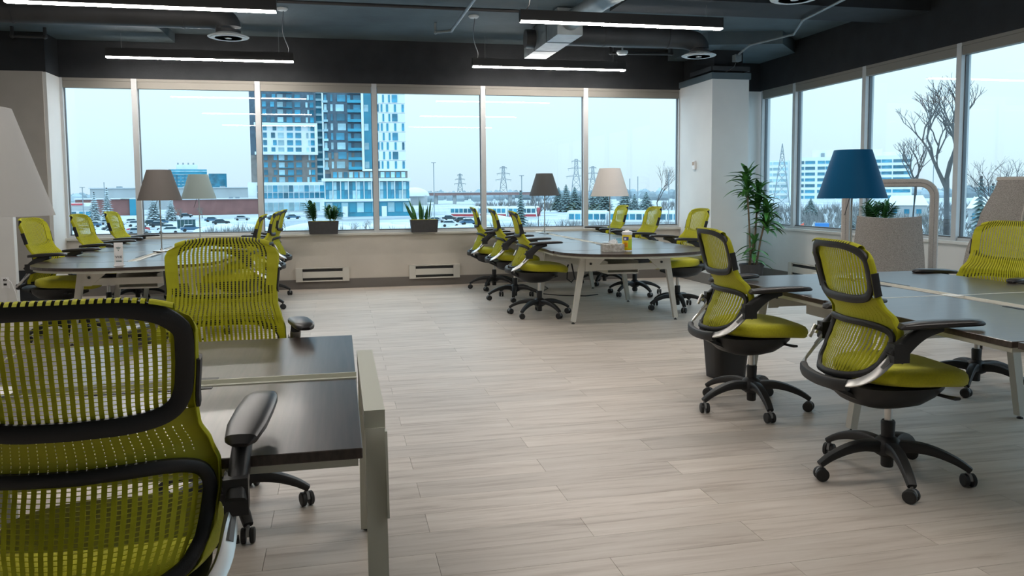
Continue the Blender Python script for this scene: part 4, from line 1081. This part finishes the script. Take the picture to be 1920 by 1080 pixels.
for i, (px, t, yt, sp) in enumerate(((1048, 330, 351, 20), (1062, 300, 346, 22), (1078, 310, 350, 22), (1094, 320, 352, 20), (1118, 290, 344, 26), (1135, 260, 352, 24), (1172, 240, 352, 26), (1190, 225, 364, 22), (1212, 260, 360, 26), (1520, 210, 372, 22), (1590, 150, 392, 20), (1838, 120, 330, 20), (1860, 140, 344, 18))):
    fir('dark fir '+FIRL[i], px, t, yt, sp, M_fir, 10+i, 'dark firs')
def bare_tree(name, label, cat, px, t, H, seed, r0, depth=5, group=None, spread=.55, trunk=.42, m=None, first=.75):
    o, mx, mz = site(name, label, cat, px, t, group); rg = random.Random(seed); mt, mb = MB(), MB()
    def grow(p, d, L, r, k):
        q = p+d*L; mid = p+d*L*.5+Vector((rg.uniform(-1, 1), rg.uniform(-1, 1), rg.uniform(-.3, .3)))*L*.05
        (mt if k == depth else mb).sweep([p, mid, q], [r, r*.85, r*.68], [r, r*.85, r*.68], seg=6 if k > 2 else 4)
        if k == 0: return
        nb = rg.choice((2, 3, 3)) if k > 1 else 2
        for j in range(nb):
            ax = Vector((rg.uniform(-1, 1), rg.uniform(-1, 1), rg.uniform(-.2, .5))).normalized()
            nd = (d+ax*spread*rg.uniform(.7, 1.3)+Vector((0, 0, .08))).normalized()
            grow(p+d*L*(1 if j < 2 else rg.uniform(.5 if k < depth else .8, .95)), nd, L*rg.uniform(.66, .84)*(first/.75 if k == depth else 1), r*.62, k-1)
    grow(Vector((0, 0, 0)), Vector((0, 0, 1)), H*trunk, r0, depth)
    mt.build('trunk', m or M_bark, o, True); mb.build('branches', m or M_bark, o, True)
bare_tree('bare_tree', 'large leafless tree outside the right windows', 'tree', 1773, 34, 11.8, 5, .15, 6, spread=.55, trunk=.70, first=.17)
bare_tree('bare_tree', 'smaller leafless tree left of the large one', 'tree', 1716, 42, 10.4, 8, .10, 5, spread=.6, trunk=.78, first=.11)
bare_tree('bare_tree', 'leafless tree at the far right behind the felt chair', 'tree', 1880, 60, 9.0, 12, .15, 6, spread=.6, trunk=.5, first=.4)
bare_tree('bare_tree', 'leafless roundish tree near the right end of the back windows', 'tree', 1232, 200, 11.5, 15, .2, 5)
bare_tree('bare_tree', 'leafless tree behind the white train', 'tree', 1010, 170, 6.5, 16, .12, 5)
SHRUB = ['below the tower podium, midway between the two sill planters', 'left of the third window bar from the left', 'just left of the snake plant', 'below the left tower, left of the first sill planter', 'left of the second window bar, among several', 'right beside the second window bar', 'between the pale lamp and the second window bar', 'right of the pale lamp pole', 'behind the second window bar', 'outside the right windows, left of the blue container', 'outside the right windows, right of the blue container', 'outside the first right-hand window pane', 'behind the loop frame, near its left post', 'behind the blue lamp and the sill plant', 'under the trunk of the smaller bare tree', 'right of the third right-hand window bar, tall', 'just right of the third right-hand window bar, low', 'left of the high-backed felt chair', 'behind the high-backed felt chair', 'right of the charcoal lamp pole', 'left of the fifth window bar', 'behind the first chair by the window wall', 'at the right end of the back windows', 'below the round leafless tree', 'before the brick store, right of the pale lamp', 'before the brick store, left of the pale lamp']
for i, (px, t, H) in enumerate(((655, 120, 4.8), (692, 130, 4.6), (740, 115, 3.6), (535, 150, 6), (452, 110, 4), (470, 118, 4.6), (425, 125, 3.6), (408, 105, 3.0), (485, 100, 3.6), (1530, 90, 5), (1560, 80, 4.6), (1470, 110, 5), (1690, 75, 6), (1660, 66, 5.2), (1740, 60, 5), (1820, 62, 6), (1800, 50, 5.2), (1850, 55, 5.8), (1905, 50, 6), (1030, 130, 3.6), (1060, 135, 4), (900, 140, 3.6), (1250, 120, 5), (1222, 130, 5.4), (380, 260, 5), (340, 255, 4.4))):
    bare_tree('bare_shrub', 'leafless shrub in the snow '+SHRUB[i], 'shrub', px, t, H, 40+i, .05+.0004*t, 4, 'leafless winter shrubs', spread=.8, trunk=.26, m=M_brush)
# low winter brush, past counting
mb = MB(); rg = random.Random(31)
for (p0, p1, t0, t1, n_) in ((892, 1285, 150, 420, 640), (1405, 1935, 95, 300, 1300), (385, 490, 96, 150, 140), (560, 790, 118, 145, 60)):
    for k in range(n_):
        px = rg.uniform(p0, p1); t = t0+(t1-t0)*rg.random()**1.3
        if (870 < px < 1290 and 160 < t < 260) or (1040 < px < 1240 and t > 225) or (1645 < px < 1745 and 195 < t < 235) or (1805 < px < 1895 and 155 < t < 195) or (1850 < px and 130 < t < 172) or (1490 < px < 1560 and 110 < t < 135): continue
        x, y = plot(px, t); h = rg.uniform(1.0, 3.2)*(.6+t/300)
        for j in range(9):
            a = rg.uniform(0, 2*PI); c, s_ = math.cos(a), math.sin(a); q = rg.uniform(.2, .9); hh = h*rg.uniform(.5, 1); wv = .05+t*.00035
            mb.add([(x-wv*s_, y+wv*c, GZ), (x+wv*s_, y-wv*c, GZ), (x+c*wv, y+s_*wv, GZ), (x+c*h*q*.6, y+s_*h*q*.6, GZ+hh)], [(0, 1, 3), (1, 2, 3), (2, 0, 3)])
tag(mb.build('winter_brush', mat('brush_twigs', (.17, .17, .17), .95, rnd=.5, island=True)), 'low tangled winter brush standing in the snow', 'brush', kind='stuff')
# distant woods along the horizon
mb = MB(); rg = random.Random(77)
for k in range(900):
    px = rg.uniform(-80, 2000); t = rg.uniform(620, 1500)
    if 470 < px < 775 or (315 < px < 435 and t < 760): continue
    x, y = plot(px, t); h = rg.uniform(6, 10.5); wv = rg.uniform(5, 12)
    mb.lathe([(wv*.5, 0), (wv*.55, h*.35), (wv*.4, h*.75), (wv*.1, h)], 6, (x, y, GZ))
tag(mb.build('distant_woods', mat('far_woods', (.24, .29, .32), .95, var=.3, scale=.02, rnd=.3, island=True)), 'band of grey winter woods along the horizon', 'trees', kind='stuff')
# roads and snowbanks
for i, (px, t, L, wd, rz, lb) in enumerate(((845, 245, 70, 9, .35, 'cleared grey road curving past the tower'), (1150, 174, 64, 5, -.28, 'rail bed under the white train'), (300, 181, 52, 7, .0, 'cleared lane through the parking lot'))):
    x, y = plot(px, t); o = MB().box((0, 0, .04), (L, wd, .08)).build('road', M_road, loc=(x, y, GZ)); o.rotation_euler.z = -bearing(px)+rz; tag(o, lb, 'road')
for i, (px, t, L) in enumerate(((735, 165, 8), (590, 165, 8), (920, 215, 6), (440, 165, 8), (165, 138, 8), (880, 150, 6))):
    x, y = plot(px, t); rg = random.Random(i); R = []
    for k in range(5):
        a = PI/2*k/4; R.append([(L*math.cos(a)*math.cos(b)*(1+.12*math.sin(3*b+i)), L*.22*math.cos(a)*math.sin(b), 1.5*math.sin(a)*(1+.2*math.sin(2*b))) for b in [2*PI*j/24 for j in range(24)]])
    o = MB().rings(R).build('snowbank', M_snowc, smooth=True, loc=(x, y, GZ)); o.rotation_euler.z = -bearing(px)
    tag(o, ('long ploughed snowbank below the podium', 'snowbank below the sill planter with two plants', 'snowbank right of the snake plant', 'snowbank beside the parking lot shrubs', 'snowbank at the far left of the parking lot', 'small snow heap near the first window chair')[i], 'snowbank')
# cars
M_tyre = mat('tyre', (.02, .02, .022), .8)
def car_protos():
    prof = [(-2.15, .35), (-2.2, .72), (-2.05, .92), (-1.5, .98), (1.05, .95), (1.95, .82), (2.2, .62), (2.18, .35)]
    def ext(pr, w0, w1):
        n = len(pr); zs = [z for _, z in pr]; R = [[(x, s*(w1 if z > 1.0 else w0), z) for x, z in pr] for s in (-1, 1)]; return MB().rings(R)
    body = ext(prof, .88, .88)
    cab = MB().rings([[(x, s*.80, z) for x, z in ((-1.55, .96), (-1.35, 1.38), (.35, 1.40), (.98, .96))] for s in (-1, 1)])
    snow = MB().rings([[(x, s*.72, z) for x, z in ((-1.36, 1.39), (-1.2, 1.50), (.2, 1.50), (.38, 1.41))] for s in (-1, 1)]).rings([[(x, s*.74, z) for x, z in ((1.05, .955), (1.15, 1.03), (1.85, .92), (1.95, .83))] for s in (-1, 1)])
    wh = MB().rings([[(.33*math.cos(2*PI*j/12), yy, .33+.33*math.sin(2*PI*j/12)) for j in range(12)] for yy in (-.11, .11)])
    return body, cab, snow, wh
cb, cc, cs, cw = car_protos()
CARC = {'white': (.62, .66, .70), 'black': (.03, .045, .055), 'silver': (.30, .34, .37), 'red': (.38, .05, .07), 'blue': (.05, .12, .20)}
CM = {k: (cb.mesh('car_body', mat('car_'+k, v, .3)), k) for k, v in CARC.items()}
cabm = cc.mesh('car_cabin', mat('car_glass', (.02, .05, .07), .15)); snm = cs.mesh('snow_cover', M_snowc); whm = cw.mesh('wheel', M_tyre)
def car(px, t, rot, colr, where):
    x, y = plot(px, t); o = thing('parked_car', '%s car with snow on its roof, outside %s' % (colr, where), 'car', (x, y, GZ+.081 if where == 'x' else GZ), -bearing(px)+rot, 'snowy parked cars')
    mk('car_body', CM[colr][0], o); mk('car_cabin', cabm, o); mk('snow_cover', snm, o)
    for wx in (-1.35, 1.35):
        for wy in (-.80, .80): mk('wheel', whm, o, (wx, wy, 0))
rg = random.Random(9)
cols_ = ['white', 'silver', 'black', 'white', 'silver', 'blue']
k = 0
for row, (t, x0, x1, st) in enumerate(((155, 150, 335, 56), (169, 165, 400, 48), (194, 175, 340, 42), (212, 160, 330, 46))):
    px = x0
    while px < x1:
        c = cols_[(k*5+row) % 6]
        if row == 1 and abs(px-252) < 16: c = 'red'
        car(px+rg.uniform(-3, 3), t+rg.uniform(-3, 3), rg.choice((0, PI))+rg.uniform(-.15, .15), c, ('the left back windows, nearest row', 'the left back windows, second row', 'the left back windows, third row', 'the left back windows, far row')[row]); px += st; k += 1
car(285, 203, .1, 'black', 'the windows by the taupe lamp pole'); car(350, 270, 0, 'black', 'the brick store')
for px, t, c in ((415, 205, 'black'), (400, 225, 'blue'), (455, 235, 'silver'), (515, 240, 'black'), (550, 245, 'blue')): car(px, t, rg.uniform(-.2, .2), c, ('the brick store at the windows', 'the tower base')[px > 480])
for px, t, c in ((845, 222, 'black'), (868, 206, 'black'), (880, 192, 'blue'), (820, 205, 'silver'), (845, 180, 'white'), (800, 220, 'white')): car(px, t, rg.uniform(-.3, .3), c, 'the window with the snake plant')
o, mx, mz = site('dark_container', 'dark green waste container in the snowy parking lot', 'container', 350, 178)
B(-1.9, 1.9, 0, 2.4, .1, 2.1).build('bin', mat('container_green', (.02, .07, .08), .6), o); B(-2.0, 2.0, -.1, 2.5, 2.1, 2.25).build('lid', M_pyl, o)
for s in (-1.2, -.4, .4, 1.2): B(s-.06, s+.06, -.08, -.01, .1, 2.1).build('rib', M_pyl, o)
# light rail trains
def train(label, px, t, rz, ncar, red):
    x, y = plot(px, t); o = thing('light_rail_train', label, 'train', (x, y, GZ+.1), -bearing(px)+rz)
    m1 = M_wpanel; mr = mat('train_red', (.40, .04, .05), .4)
    for k in range(ncar):
        a = k*9.4; c = bev(B(a, a+9.0, -1.3, 1.3, .35, 3.3).build('carriage', m1, o), .25, 2)
        mk('red_skirt', B(a+.3, a+8.7, -1.34, 1.34, .35, 1.05).mesh('red_skirt', mr if red else M_greyb), c)
        for j in range(6): mk('train_window', B(a+.55+j*1.42, a+1.7+j*1.42, -1.36, 1.36, 1.5, 2.7).mesh('train_window', M_win), c)
        mk('roof_snow', B(a+.4, a+8.6, -1.0, 1.0, 3.31, 3.5).mesh('roof_snow', M_snowc), c)
    if red: B(-.25, -.01, -1.25, 1.25, .4, 3.0).build('red_front', mr, o)
train('white light-rail train passing below the white lamp', 1066, 178, -.28, 4, False)
train('red and white light-rail train behind the charcoal lamp pole', 1010, 235, PI-.30, 3, True)
o, mx, mz = site('blue_container', 'small blue container in the brush outside the right windows', 'container', 1542, 120)
B(-1.0, 1.0, 0, 1.5, 1.6, 2.7).build('tank', mat('blue_tank', (.02, .18, .50), .5), o); B(-.9, -.7, .2, 1.2, 0, 1.6).build('leg', M_pyl, o); B(.7, .9, .2, 1.2, 0, 1.6).build('leg', M_pyl, o)
o, mx, mz = site('warning_sign', 'orange triangular sign in the snow outside the right windows', 'sign', 1502, 120)
MB().prism([(-.55, 0), (.45, -.6), (.45, .6)], -.04, .04).xf(Matrix.Translation((0, 0, 2.2)) @ Matrix.Rotation(PI/2, 4, 'X')).build('sign_board', mat('sign_orange', (.80, .12, .06), .5), o); B(-.05, .05, .05, .12, 0, 1.9).build('post', M_pyl, o)
from collections import defaultdict
_d = defaultdict(list)
for o in bpy.data.objects:
    if o.get('category') == 'car': _d[o['label']].append(o)
for lb, os_ in _d.items():
    if len(os_) > 1:
        os_.sort(key=lambda q: math.atan2(q.location.x, q.location.y))
        for q, nm in zip(os_, ('left one', 'right one') if len(os_) == 2 else ('leftmost', 'middle', 'rightmost', 'last')): q['label'] = lb+', '+nm
